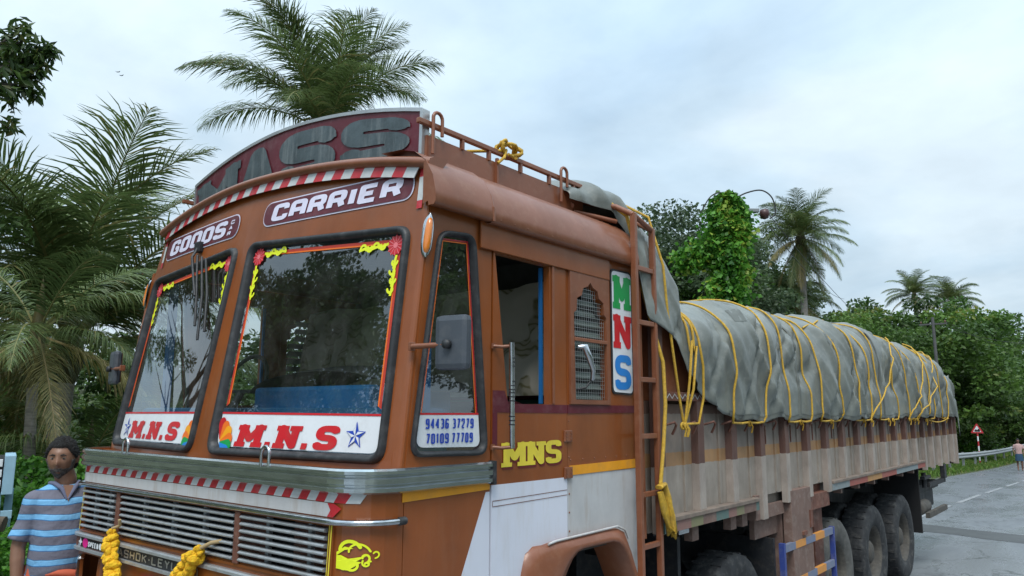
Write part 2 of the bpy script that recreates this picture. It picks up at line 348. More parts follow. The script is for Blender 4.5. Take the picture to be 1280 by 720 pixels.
# ---- planar shapes mapped on to a surface --------------------------------
def pip(poly, X, Y):
    n = len(poly); ins = np.zeros(len(X), bool); j = n-1
    for i in range(n):
        xi, yi = poly[i]; xj, yj = poly[j]
        c = ((yi > Y) != (yj > Y))
        if yi != yj: c &= (X < (xj-xi)*(Y-yi)/(yj-yi)+xi)
        ins ^= c; j = i
    return ins
def rpoly(pts, r, n=6):
    """round the corners of a polygon"""
    out = []; m = len(pts)
    for i in range(m):
        rr = r[i] if hasattr(r, '__len__') else r
        p = Vector(pts[i]); a = Vector(pts[i-1]); b = Vector(pts[(i+1) % m])
        if rr <= 0: out.append(tuple(p)); continue
        da = (a-p); db = (b-p); ra = min(rr, da.length*.49); rb = min(rr, db.length*.49); q = min(ra, rb)
        s = p+da.normalized()*q; e_ = p+db.normalized()*q
        for k in range(n+1):
            t = k/n; out.append(tuple(s*(1-t)**2+p*2*t*(1-t)+e_*t*t))
    return out
def inset(poly, d):
    """move a roughly convex polygon's edges inwards by d"""
    A = sum(poly[i-1][0]*poly[i][1]-poly[i][0]*poly[i-1][1] for i in range(len(poly)))
    sg = 1 if A > 0 else -1; out = []; m = len(poly)
    for i in range(m):
        p = Vector(poly[i]); a = (p-Vector(poly[i-1])).normalized(); b = (Vector(poly[(i+1) % m])-p).normalized()
        na = Vector((-a.y, a.x))*sg; nb = Vector((-b.y, b.x))*sg; nn = na+nb
        nn = nn/max(1e-6, nn.length_squared)*2
        out.append(tuple(p+nn*d*1.0)) if nn.length < 3 else out.append(tuple(p+na*d))
    return out
def shape(polys, fmap, off=0.0, holes=(), res=0.0, thick=0.0, paint=(), mb=None, mi=0, smooth=False):
    """union of polys minus holes, triangulated, mapped by fmap(u, v, w); thick > 0 gives it depth behind off"""
    V = []; E = []
    allp = list(polys)+list(holes)+[p for p, _ in paint]
    for poly in allp:
        b = len(V); m = 0
        for i in range(len(poly)):
            p = poly[i]; q = poly[(i+1) % len(poly)]
            L = math.hypot(q[0]-p[0], q[1]-p[1]); k = max(1, int(L/res)) if res > 0 else 1
            for j in range(k): V.append(Vector((p[0]+(q[0]-p[0])*j/k, p[1]+(q[1]-p[1])*j/k))); m += 1
        E += [(b+i, b+(i+1) % m) for i in range(m)]
    if res > 0:
        X0 = min(v.x for v in V); X1 = max(v.x for v in V); Y0 = min(v.y for v in V); Y1 = max(v.y for v in V)
        gx = np.arange(X0+res*.5, X1, res); gy = np.arange(Y0+res*.5, Y1, res)
        if len(gx)*len(gy) < 20000:
            GX, GY = np.meshgrid(gx, gy)
            V += [Vector((float(a), float(b_))) for a, b_ in zip(GX.ravel(), GY.ravel())]
    vv, ee, ff = delaunay_2d_cdt(V, E, [], 0, 1e-6)[:3]
    P = np.array([(v.x, v.y) for v in vv]); F = np.array(ff); C = P[F].mean(axis=1)
    ins = np.zeros(len(F), bool)
    for p in polys: ins |= pip(p, C[:, 0], C[:, 1])
    for p in holes: ins &= ~pip(p, C[:, 0], C[:, 1])
    F = F[ins]; C = C[ins]; MI = np.full(len(F), mi)
    for p, m_ in paint: MI[pip(p, C[:, 0], C[:, 1])] = m_
    used = np.unique(F); idx = {int(a): i for i, a in enumerate(used)}
    tri = [tuple(idx[int(a)] for a in f) for f in F]
    own = mb is None
    if own: mb = MB()
    b = len(mb.v)
    mb.v += [tuple(fmap(P[a][0], P[a][1], off)) for a in used]
    for f, m_ in zip(tri, MI): mb.f.append(tuple(b+i for i in f)); mb.mi.append(int(m_)); mb.sm.append(smooth)
    if thick > 0:
        n = len(used); mb.v += [tuple(fmap(P[a][0], P[a][1], off-thick)) for a in used]
        cnt = {}
        for f, m_ in zip(tri, MI):
            mb.f.append(tuple(b+n+i for i in f[::-1])); mb.mi.append(int(m_)); mb.sm.append(smooth)
            for i in range(3):
                e_ = (f[i], f[(i+1) % 3]); k_ = (min(e_), max(e_)); cnt.setdefault(k_, []).append((e_, int(m_)))
        for k_, l in cnt.items():
            if len(l) == 1:
                (a, c), m_ = l[0]
                mb.f.append((b+a, b+n+a, b+n+c, b+c)); mb.mi.append(m_); mb.sm.append(False)
    return mb
def ribbon(pts, t, closed=False, caps=False):
    """polyline -> list of convex polygons of width t"""
    out = []; m = len(pts)
    for i in range(m if closed else m-1):
        a = Vector(pts[i]); b = Vector(pts[(i+1) % m]); d = b-a
        if d.length < 1e-6: continue
        d.normalize(); nn = Vector((-d.y, d.x))*t/2
        out.append([tuple(a+nn), tuple(a-nn), tuple(b-nn), tuple(b+nn)])
    rngj = range(m) if (closed or caps) else range(1, m-1)
    for i in rngj:
        c = Vector(pts[i]); out.append([(c.x+t/2*math.cos(2*PI*(k+.37)/10), c.y+t/2*math.sin(2*PI*(k+.37)/10)) for k in range(10)])
    return out
GL = {
 'M': [[(0, 0), (0, 1), (.5, .3), (1, 1), (1, 0)]], 'N': [[(0, 0), (0, 1), (1, 0), (1, 1)]],
 'S': [[(1, .80), (1, 1), (0, 1), (0, .52), (1, .48), (1, 0), (0, 0), (0, .20)]],
 'A': [[(0, 0), (.5, 1), (1, 0)], [(.2, .33), (.8, .33)]], 'a': [[(0, 0), (0, 1), (1, 1), (1, 0)], [(0, .42), (1, .42)]],
 'C': [[(1, .7), (1, 1), (0, 1), (0, 0), (1, 0), (1, .3)]], 'R': [[(0, 0), (0, 1), (1, 1), (1, .47), (0, .47)], [(.75, .47), (1, 0)]],
 'I': [[(.5, 0), (.5, 1)]], 'E': [[(1, 1), (0, 1), (0, 0), (1, 0)], [(0, .5), (.8, .5)]],
 'G': [[(1, .7), (1, 1), (0, 1), (0, 0), (1, 0), (1, .45), (.55, .45)]], 'O': [[(0, 0), (0, 1), (1, 1), (1, 0), (0, 0), (0, .4)]],
 'D': [[(0, 0), (0, 1), (1, 1), (1, 0), (0, 0), (0, .4)]], 'H': [[(0, 0), (0, 1)], [(1, 0), (1, 1)], [(0, .5), (1, .5)]],
 'K': [[(0, 0), (0, 1)], [(1, 1), (0, .45)], [(.3, .6), (1, 0)]], 'L': [[(0, 1), (0, 0), (1, 0)]],
 'Y': [[(0, 1), (.5, .5), (1, 1)], [(.5, .5), (.5, 0)]], 'P': [[(0, 0), (0, 1), (1, 1), (1, .45), (0, .45)]],
 '0': [[(0, 0), (0, 1), (1, 1), (1, 0), (0, 0), (0, .4)]], '1': [[(.15, .8), (.55, 1), (.55, 0)]],
 '2': [[(0, .75), (0, 1), (1, 1), (1, .6), (0, .05)], [(0, 0), (1, 0)]], '3': [[(0, 1), (1, 1), (1, 0), (0, 0)], [(.35, .5), (1, .5)]],
 '4': [[(.75, 0), (.75, 1), (0, .35), (1, .35)]], '6': [[(1, .85), (1, 1), (0, 1), (0, 0), (1, 0), (1, .52), (0, .52)]],
 '7': [[(0, 1), (1, 1), (.35, 0)]], '9': [[(0, .15), (0, 0), (1, 0), (1, 1), (0, 1), (0, .48), (1, .48)]],
 '.': [[(.5, 0), (.5, 1)]], '-': [[(.2, .5), (.8, .5)]], '*': [[(.5, 0), (.5, 1)]],
}
def glyph(ch, x0, y0, w, h, tx, ty, slant=0, serif=0, rad=.22):
    """polygons of one letter in a box; tx and ty are the stroke widths of upright and level strokes"""
    if ch == ' ': return []
    out = []
    ix, iy = x0+tx/2, y0+ty/2; iw, ih = max(1e-4, w-tx), max(1e-4, h-ty)
    if ch in '.-*': iw, ih = w-tx, h-ty
    for st in GL[ch]:
        p = [((ix+a*iw)/tx, (iy+b*ih)/ty) for a, b in st]
        if ch in 'SCGODR0693aP' and rad > 0:
            q = [p[0]]
            for i in range(1, len(p)-1):
                a, c, b = Vector(p[i-1]), Vector(p[i]), Vector(p[i+1]); ra = min(rad*3, (a-c).length*.5, (b-c).length*.5)
                s_ = c+(a-c).normalized()*ra; e_ = c+(b-c).normalized()*ra
                for k in range(5): t = k/4; q.append(tuple(s_*(1-t)**2+c*2*t*(1-t)+e_*t*t))
            q.append(p[-1]); p = q
        polys = ribbon(p, 1.0)
        if serif and ch in 'MNS':
            ends = [p[0], p[-1]] + ([p[1]] if ch in 'MN' else []) + ([p[3]] if ch == 'M' else ([p[-1]] if ch == 'N' else []))
            for ex, ey in ends:
                if ch == 'S': continue
                polys.append([(ex-.5-serif, ey-.5), (ex+.5+serif, ey-.5), (ex+.5+serif, ey+.35), (ex-.5-serif, ey+.35)])
        for q in polys:
            out.append([(a*tx+slant*(b*ty-y0), b*ty) for a, b in q])
    return out
def word(text, x0, y0, w, h, tx, ty=None, gap=.12, slant=0, serif=0, rad=.22, narrow=None):
    """letters filling the box x0..x0+w; gap as a share of a letter"""
    ty = ty or tx
    ws = [{'I': .45, '.': .32, '1': .7, ' ': .6, '*': .4, '-': .5, 'M': 1.25}.get(c, 1) if not narrow else narrow.get(c, 1) for c in text]
    tot = sum(ws)+gap*(len(text)-1); u = w/tot; x = x0; out = []
    for c, k in zip(text, ws):
        ww = k*u
        if c == 'I': out += glyph(c, x+ww/2-tx/2, y0, tx*1.001, h, tx, ty, slant, serif, rad)
        elif c in '.*':
            yy = y0+(h/2-ty/2 if c == '*' else 0); sx_ = slant*(yy-y0)
            if c == '.': tq_ = tx*.72; out.append([(x+ww/2-tq_/2, yy), (x+ww/2+tq_/2, yy), (x+ww/2+tq_/2+slant*ty, yy+ty), (x+ww/2-tq_/2+slant*ty, yy+ty)])
            else: out.append([(x+ww/2-tx/2, yy), (x+ww/2+tx/2, yy), (x+ww/2+tx/2, yy+ty), (x+ww/2-tx/2, yy+ty)])
        else: out += glyph(c, x, y0, ww, h, tx, ty, slant, serif, rad)
        x += (k+gap)*u
    return out
def star(cx, cy, r, r2=.42, n=5, a0=PI/2):
    return [(cx+(r if i % 2 == 0 else r*r2)*math.cos(a0+i*PI/n), cy+(r if i % 2 == 0 else r*r2)*math.sin(a0+i*PI/n)) for i in range(2*n)]
def circ(cx, cy, rx, ry=None, n=20):
    ry = ry or rx; return [(cx+rx*math.cos(2*PI*i/n), cy+ry*math.sin(2*PI*i/n)) for i in range(n)]
def curl(cx, cy, r0, r1, a0, a1, t, n=12, sx=1, sy=1):
    pts = [(cx+sx*(r0+(r1-r0)*i/n)*math.cos(a0+(a1-a0)*i/n), cy+sy*(r0+(r1-r0)*i/n)*math.sin(a0+(a1-a0)*i/n)) for i in range(n+1)]
    return ribbon(pts, t, caps=True)
# =================================================================== THE TRUCK
W = 2.58; RC = .18; YC = W/2
T = thing('cargo_truck', 'brown goods carrier truck with painted cab and ribbed dusty cargo side', 'truck', (5.5, YC, 0))
def bow(y, z=1.8):
    A = .11-(.055*min(1.2, max(0, (z-1.8)/1.1)) if y < YC else 0)
    return A*(abs(y-YC)/1.17)**1.5
def XF(y, z):
    c = 0; rc = .025
    d = min(y, W-y)
    if d < rc: c = rc-math.sqrt(max(0, rc*rc-(rc-max(0, d))**2))
    return .165*(z-1.79)+bow(y, z)+c
def FU(y, z, w=0): return (XF(y, z)-w, y, z)
def PL(s):
    La = RC*PI/2; Lf = W-2*RC
    if s < 0: return (-.05+RC-s, 0, 0, -1)
    if s < La:
        a = s/RC; return (-.05+RC-RC*math.sin(a), RC-RC*math.cos(a), -math.sin(a), -math.cos(a))
    if s < La+Lf: return (-.05, RC+(s-La), -1, 0)
    if s < 2*La+Lf:
        a = (s-La-Lf)/RC; return (-.05+RC-RC*math.cos(a), W-RC+RC*math.sin(a), -math.cos(a), math.sin(a))
    return (-.05+RC+(s-2*La-Lf), W, 0, 1)
STOT = RC*PI+W-2*RC
def FL(s, z, w=0):
    x, y, nx, ny = PL(s); return (x+nx*w, y+ny*w, z)
def sy(y): return RC*PI/2+(y-RC)
def SD(x, z, w=0): return (x, -w, z)
def SDL(x, z, w=0): return (x, W+w, z)
def sweep(prof, s0, s1, n, mats, name, parent=T, mi=0, caps=True):
    """prof: (out, z) closed loop swept round the lower front outline"""
    mb = MB(); rows = []
    ss = sorted(set([s0+(s1-s0)*i/n for i in range(n+1)]+[v for v in [RC*PI/2*k/8 for k in range(9)]+[STOT-RC*PI/2*k/8 for k in range(9)] if s0 < v < s1]))
    for s in ss: rows.append([FL(s, z, o) for o, z in prof]+[FL(s, prof[0][1], prof[0][0])])
    mb.grid(rows, smooth=False)
    if caps:
        mb.add(rows[0][:-1], [tuple(range(len(prof)))]); mb.add(rows[-1][:-1], [tuple(range(len(prof)))])
    return mb.out(name, mats, parent)

def zarch(y): t = (y-YC)/YC; return 3.068+.125*(1-abs(t)**2.2)+.030*t
# windscreen outlines in (y, z): near pane and its mirror
WR = [(.078, 2.792), (1.232, 2.868), (1.212, 1.797), (.082, 1.795)]
WLM = [(.122, 2.822), (1.232, 2.868), (1.212, 1.797), (.084, 1.797)]     # far pane, mirrored
wr_out = rpoly(WR, .075, 6); wl_out = rpoly(WLM, .075, 6)
mir = lambda p: [(W-a, b) for a, b in p]
# --- upper front panel round the windscreens
top = [(y, zarch(y)) for y in np.linspace(0, W-.09, 25)]
top = [(.004, zarch(0))]+top[1:]
strips = []
for a, b in ((.004, .009), (.009, .016), (.016, .026), (.026, .045)):
    for fn_ in (lambda q: q,): strips.append(fn_([(a, 1.765), (b, 1.765), (b, 3.03), (a, 3.03)]))
mb = shape([[(.004, 1.765)]+[(float(a), b) for a, b in top]+[(W-.004, 2.72), (W-.004, 1.765)]]+strips, FU, 0, holes=[wr_out, mir(wl_out)], res=.09, thick=.03, smooth=False)
front_panel = mb.out('windscreen_surround', BROWN, T)
def decal(name, polys, fmap, off, m, parent, holes=(), res=.08, label=None):
    return shape(polys, fmap, off, holes=holes, res=res).out(name, m, parent, label=label)
# --- windscreens
WR_ = WR
for k in (0, 1):
    WR = WR_ if k == 0 else WLM
    f = (lambda p: p) if k == 0 else mir
    g = shape([f(inset(WR, .03))], FU, -.012, res=.12, smooth=True).out('windscreen', GLASS, T, label='flat windscreen pane on the %s of the cab with painted banner' % ('near side' if k == 0 else 'far side'))
    # rubber gasket: raised rounded ring
    mb = MB()
    outr = f(rpoly(WR, .075, 6)); inr = f(rpoly(inset(WR, .038), .045, 6))
    n = len(outr); rows = []
    for t, h in ((0, 0.0), (0.1, .018), (.35, .026), (.65, .022), (.9, .012), (1, -.012)):
        rows.append([FU(outr[i][0]*(1-t)+inr[i][0]*t, outr[i][1]*(1-t)+inr[i][1]*t, h) for i in range(n)]+[FU(outr[0][0]*(1-t)+inr[0][0]*t, outr[0][1]*(1-t)+inr[0][1]*t, h)])
    mb.grid(rows); mb.out('rubber_gasket', RUBBER, g)
    # white banner along the foot of the pane
    ban = [(.135, 1.985), (1.19, 1.985), (1.19, 1.82), (.135, 1.82)]
    inn = inset(WR, .042)
    bp = [(inn[0][0]+(inn[3][0]-inn[0][0])*.84, 1.985), (inn[1][0]+(inn[2][0]-inn[1][0])*.84, 1.990), inn[2], inn[3]]
    bpr = rpoly(bp, [.0, .0, .05, .05], 5)
    decal('banner', [f(bpr)], FU, -.008, STICKW, g)
    decal('banner_edge', [f([(bp[0][0], 1.985), (bp[1][0], 1.990), (bp[1][0], 1.999), (bp[0][0], 1.994)])], FU, -.006, RED, g)
    fx = lambda u, v, w: FU((1.19-u) if k == 0 else (W-.14-u), v, w)      # u runs to the viewer's right
    if k == 0:
        wd = word('M.N.S', .170, 1.842, .655, .102, .050, .026, gap=.22, slant=.22, serif=.28)
        fan_c = (.035, 1.862); fan = (0, 1); stc = (.932, 1.905)
    else:
        wd = word('M.N.S', .165, 1.850, .68, .098, .050, .026, gap=.22, slant=.22, serif=.28)
        fan_c = (1.03, 1.862); fan = (-1, 0); stc = (.095, 1.905)
    shape(wd, fx, -.005, res=0).out('lettering', RED, g)
    cols = [YEL, ORANGE, REDW, PURPLE] if k == 1 else [PURPLE, RED, ORANGE, YEL]
    cols = [mat('fan_magenta', (.5, .02, .25), .4), RED, ORANGE, mat('fan_amber', (.85, .35, .01), .4), GREENP, LBLUE]
    # half fan of coloured petals
    angs = [88, 62, 36, 10, -12, -34] if k == 0 else [95, 120, 146, 170, 192, 215]
    for a, c in zip(angs, [cols[1], cols[2], cols[3], cols[3] if 0 else cols[2], cols[4], cols[5]]):
        a = R(a); L_ = .105 if abs(math.sin(a)) < .9 else .112
        d = Vector((math.cos(a), math.sin(a))); q = Vector((-d.y, d.x)); c0 = Vector(fan_c)
        pet = [tuple(c0+d*.008)]+[tuple(c0+d*(L_*(.72+.28*math.cos(t)))+q*(.028*math.sin(t))) for t in np.linspace(-1.75, 1.75, 9)]
        decal('fan_petal', [pet], fx, -.004+.0004*angs.index(round(math.degrees(a))), c, g, res=0)
    so = star(stc[0], stc[1], .058)
    decal('star_outline', [so], fx, -.005, BLUEP, g, res=0)
    m_ = MB()
    for i in range(5):     # white facets on one side of each ray
        a = PI/2+2*PI*i/5; b = a+PI/5
        shape([[(stc[0], stc[1]), (stc[0]+.050*math.cos(a), stc[1]+.050*math.sin(a)), (stc[0]+.021*math.cos(b), stc[1]+.021*math.sin(b))]], fx, -.003, mb=m_)
    m_.out('star_facets', STICKW, g)
    # red and orange pinstripe border
    br = inset(WR, .058); z0 = 1.999
    def at(i, j, t): return (br[i][0]+(br[j][0]-br[i][0])*t, br[i][1]+(br[j][1]-br[i][1])*t)
    bl = at(1, 2, .83); brt = at(0, 3, .83)
    b2 = inset(WR, .068); b3 = inset(WR, .078)
    def frame3(a, c): # band between two insets, open at the foot
        A = inset(WR, a); B = inset(WR, c)
        P_ = lambda Q, i, j, t: (Q[i][0]+(Q[j][0]-Q[i][0])*t, Q[i][1]+(Q[j][1]-Q[i][1])*t)
        return [P_(A, 0, 3, .82), A[0], A[1], P_(A, 1, 2, .82), P_(B, 1, 2, .82), B[1], B[0], P_(B, 0, 3, .82)]
    decal('border_red', [f(frame3(.058, .072))], FU, -.008, mat('border_red', (.48, .04, .02), .45), g)
    decal('border_orange', [f(frame3(.072, .079))], FU, -.008, ORANGE, g)
    for (cy_, cz_, sx_) in ((b2[0][0]+.018, b2[0][1]-.016, 1), (b2[1][0]-.018, b2[1][1]-.016, -1)):
        shape([star(cy_, cz_, .050, .8, 12)], lambda a, b, w: FU(f([(a, b)])[0][0], b, w), -.003).out('corner_flower', RED, g)
        shape([circ(cy_, cz_, .014, .014, 10)], lambda a, b, w: FU(f([(a, b)])[0][0], b, w), -.0015).out('flower_eye', mat('pink_print', (.75, .18, .20), .4), g)
        shape([q_ for a_ in range(12) for q_ in ribbon([(cy_+.016*math.cos(a_*PI/6), cz_+.016*math.sin(a_*PI/6)), (cy_+.046*math.cos(a_*PI/6), cz_+.046*math.sin(a_*PI/6))], .0035)], lambda a, b, w: FU(f([(a, b)])[0][0], b, w), -.0018).out('petal_lines', mat('pink_print', (.75, .18, .20), .4), g)
        for sgn in ((1, 0), (0, 1)):
            pl = []
            for j in range(4):
                uu = .075+.04*j
                if sgn[0]: pl += curl(cy_+sx_*uu, cz_+.008, .022, .008, 0, 3.6, .012, sx=sx_, sy=(1 if j % 2 else -1))+ribbon([(cy_+sx_*(uu-.03), cz_+.012), (cy_+sx_*(uu+.03), cz_+.0)], .013)
                else: pl += curl(cy_, cz_-uu, .02, .008, 0, 3.6, .012, sx=sx_*(1 if j % 2 else -1), sy=-1)+ribbon([(cy_-sx_*.01, cz_-uu+.03), (cy_+.0, cz_-uu-.03)], .013)
            shape(pl, lambda a, b, w: FU(f([(a, b)])[0][0], b, w), -.004).out('corner_scroll', LEMON, g)
# --- GOODS / CARRIER ovals
def oval(y0, y1, z0, z1, slope, mats, txt, tx, extra=None):
    def fm(u, v, w): return FU(y1-u, v+slope*u, w)
    L_ = y1-y0; h = z1-z0
    a = rpoly([(0, z0), (L_, z0), (L_, z1), (0, z1)], h*.49, 8)
    p = decal('name_oval', [a], fm, .004, LILAC, T)
    p['label'] = txt[1]
    decal('oval_ground', [inset(a, .007)], fm, .0065, MAROON, p)
    ww = word(txt[0], .075, z0+.022, L_-.15-(.07 if extra else 0), h-.044, tx, .022, gap=.10, slant=.18, rad=.18)
    decal('lettering', ww, fm, .009, LILAC, p, res=.1)
    if extra:
        for i, c in enumerate('CAR'):
            decal('small_letter', glyph(c, L_-.115+.01*(2-i), z1-.055-i*.032, .04, .024, .009, .007, .1), fm, .009, LILAC, p, res=0)
oval(.088, 1.168, 2.937, 3.072, -.026, None, ('CaRRIER', 'maroon oval panel lettered CARRIER'), .042)
oval(1.40, 2.40, 2.925, 3.065, .000, None, ('GOODS', 'maroon oval panel lettered GOODS'), .05, extra=1)
# --- visor lip along the arch and its red and white tape
mb = MB(); rows = []
for y in np.linspace(-.006, W-.084, 41):
    yy = min(max(y, 0.026), W-.026); z = zarch(yy); x = .165*(z-1.79)+bow(yy, z); tr_ = .06
    d = 0 if 0 <= y <= W else .03
    rows.append([(x+o+d, y, z+h) for o, h in ((.03, -.012), (-.034, -.008), (-.050, .004), (-.053, .018), (-.046, .032), (-.02, .044), (.04, .052), (tr_, .056), (tr_, .04), (.03, .0))])
mb.grid(rows); mb.add(rows[0], [tuple(range(10))]); mb.add(rows[-1], [tuple(range(10))]); mb.out('roof_visor', BROWN2, T)
m_ = MB(); n = 34
for i in range(n):
    y0 = .06+(W-.22)*i/n; y1 = .06+(W-.22)*(i+1)/n
    shape([[(y0-.012, zarch(y0)-.006), (y1-.012, zarch(y1)-.006), (y1+.012, zarch(y1)-.054), (y0+.012, zarch(y0)-.054)]], FU, .028, thick=.004, mb=m_, mi=i % 2)
for s_ in (0, 1):
    for i in range(5):
        yy = .030; z1 = (3.040 if s_ == 0 else 3.07)-i*.036; z0 = z1-.036
        p = [(yy, z0), (yy+.03, z0), (yy+.03, z1), (yy, z1)]
        shape([p if s_ == 0 else [(a-.10, b) for a, b in mir(p)]], FU, .006, mb=m_, mi=(i < 1 or i > 3)*1)
m_.out('hazard_tape', [TAPEW, REDW], T, label='red and white tape under the roof visor')
# --- roof sign board MASS
sb = lambda y, z, w: (.36+bow(y)*.5-w, y, z)
def ztop(y): t = (y-1.26)/1.04; return 3.418+.130*(1-t*t)+.012*t
bt = [(float(y), ztop(y)) for y in np.linspace(.22, 2.30, 19)]
board = shape([[(.22, 3.15)]+bt+[(2.30, 3.15)]], sb, 0, res=.12, thick=.03).out('sign_board', MAROON, T, label='arched maroon roof board lettered MASS')
fr = ribbon([(.225, 3.15)]+[(a, b) for a, b in bt]+[(2.295, 3.15)], .018)
shape(fr, sb, .008, res=0, thick=.046).out('board_frame', ALU, board)
def fmS(u, v, w):  # u 0..1 left to right, v 0..1 foot to head
    y = 2.24-u*1.96; return sb(y, 3.205+v*(ztop(y)-.03-3.205), w)
ml = MB()
x = .0
for ch, w_ in (('M', .25), ('A', .19), ('S', .25), ('S', .25)):
    pl = glyph(ch, x, .06, w_, .90, .085, .26 if ch != 'M' else .26, 0, 0, .45)
    if ch == 'M': pl = glyph(ch, x, .06, w_, .90, .062, .20, 0, .25)
    shape(pl, fmS, .006, res=.05, mb=ml); x += w_+.018
ml.out('lettering', GREYBOARD, board)
# --- roof cowl, both sides, in two sheets with a seam
for side in (0, 1):
    Y = (lambda y: y) if side == 0 else (lambda y: W-.10-y)
    prof = [(.30, 3.150), (.17, 3.140), (.08, 3.112), (.01, 3.060), (-.035, 2.985), (-.052, 2.915), (-.054, 2.868), (-.044, 2.856), (-.012, 2.856), (-.008, 2.875)]
    for (x0, x1, g) in ((.228 if side == 0 else .36, .600, .006), (.600, 1.935, .0)):
        rows = []
        for i, x in enumerate(np.linspace(x0, x1, 9)):
            rows.append([(x, Y(y-g), z+g) for y, z in prof])
        m_ = MB(); m_.grid(rows)
        if x0 < .3: cp_ = [(x0+.001, Y(.018), 3.055)]+[tuple(p) for p in rows[0][3:]]+[(x0+.001, Y(.018), 2.875)]; m_.add(cp_, [tuple(range(len(cp_)))])
        m_.out('roof_cowl', BROWN2, T)
    MB().box((.597, Y(-.052), 2.86), (.612, Y(-.062), 2.93), bev=.003).tube([(.604, Y(a), b) for a, b in prof[1:7]], .009, 6).out('cowl_seam', BROWN2, T)
# roof skin
mb = MB(); rows = []
for x in (.30, .7, 1.3, 1.935): rows.append([(x, y, 3.03+(.155*(1-abs((y-YC)/YC)**2.2) if x < .5 else .06)) for y in np.linspace(.1, W-.1, 13)])
mb.grid(rows).out('roof_skin', BROWN2, T)
# roof carrier: side boards, rails, loops, cross slats
rack = MB().box((1.66, .215, 3.18), (1.71, W-.215, 3.26)).out('roof_rack', BROWN2, T)
each('rack_board', BROWN2, rack, [((.42, .20, 3.165), (1.72, .215, 3.282)), ((.42, W-.2, 3.165), (1.72, W-.215, 3.282))])
for side in (0, 1):
    yy = .20 if side == 0 else W-.20
    MB().box((.36, yy-.012, 3.325), (1.84, yy+.012, 3.350), bev=.004).out('rail', BROWN2, rack)
    for xx in (.66, .86, 1.12, 1.38, 1.62): MB().box((xx-.008, yy-.01, 3.275), (xx+.008, yy+.01, 3.33)).out('stanchion', BROWN2, rack)
    for xx in (.47, 1.50):
        p = [(xx-.030, yy-.02, 3.19), (xx-.030, yy-.02, 3.37)]+[(xx-.030*math.cos(a), yy-.02, 3.37+.03*math.sin(a)) for a in np.linspace(.3, PI-.3, 6)]+[(xx+.030, yy-.02, 3.37), (xx+.030, yy-.02, 3.29)]
        MB().tube(p, .009, 8).out('loop', BROWN2, rack)
for xx in (.7, 1.1, 1.5): MB().box((xx, .21, 3.20), (xx+.05, W-.21, 3.24)).out('cross_bar', BROWN2, rack)
MB().box((.91, .185, 3.16), (.925, .2, 3.30)).out('stanchion', BROWN2, rack)
# --- side panels
AR_IN = [(1.02, .80), (1.06, 1.04), (1.150, 1.235), (1.235, 1.322), (1.30, 1.338), (1.60, 1.335), (1.665, 1.315), (1.72, 1.26), (1.80, 1.13), (1.90, .95), (1.94, .80)]
AR_OUT = [(.80, .80), (.83, 1.10), (.868, 1.27), (.905, 1.372), (.95, 1.388), (1.04, 1.385), (1.10, 1.392), (1.66, 1.398), (1.735, 1.372), (1.80, 1.27), (1.875, 1.12), (1.965, .93), (2.0, .80)]
QW = [(.305, 2.775), (.535, 2.795), (.632, 1.815), (.168, 1.825)]
qw_out = rpoly(QW, [.07, .07, .07, .07], 6)
DW = [(.678, 2.735), (1.10, 2.735), (1.10, 2.042), (.776, 2.040)]
GR = [(1.315, 2.068), (1.622, 2.068), (1.622, 2.52), (1.60, 2.535), (1.595, 2.60), (1.55, 2.62), (1.535, 2.66), (1.49, 2.675), (1.465, 2.70), (1.44, 2.675), (1.395, 2.66), (1.38, 2.62), (1.335, 2.60), (1.33, 2.535), (1.305, 2.52)]
ZT = 2.875
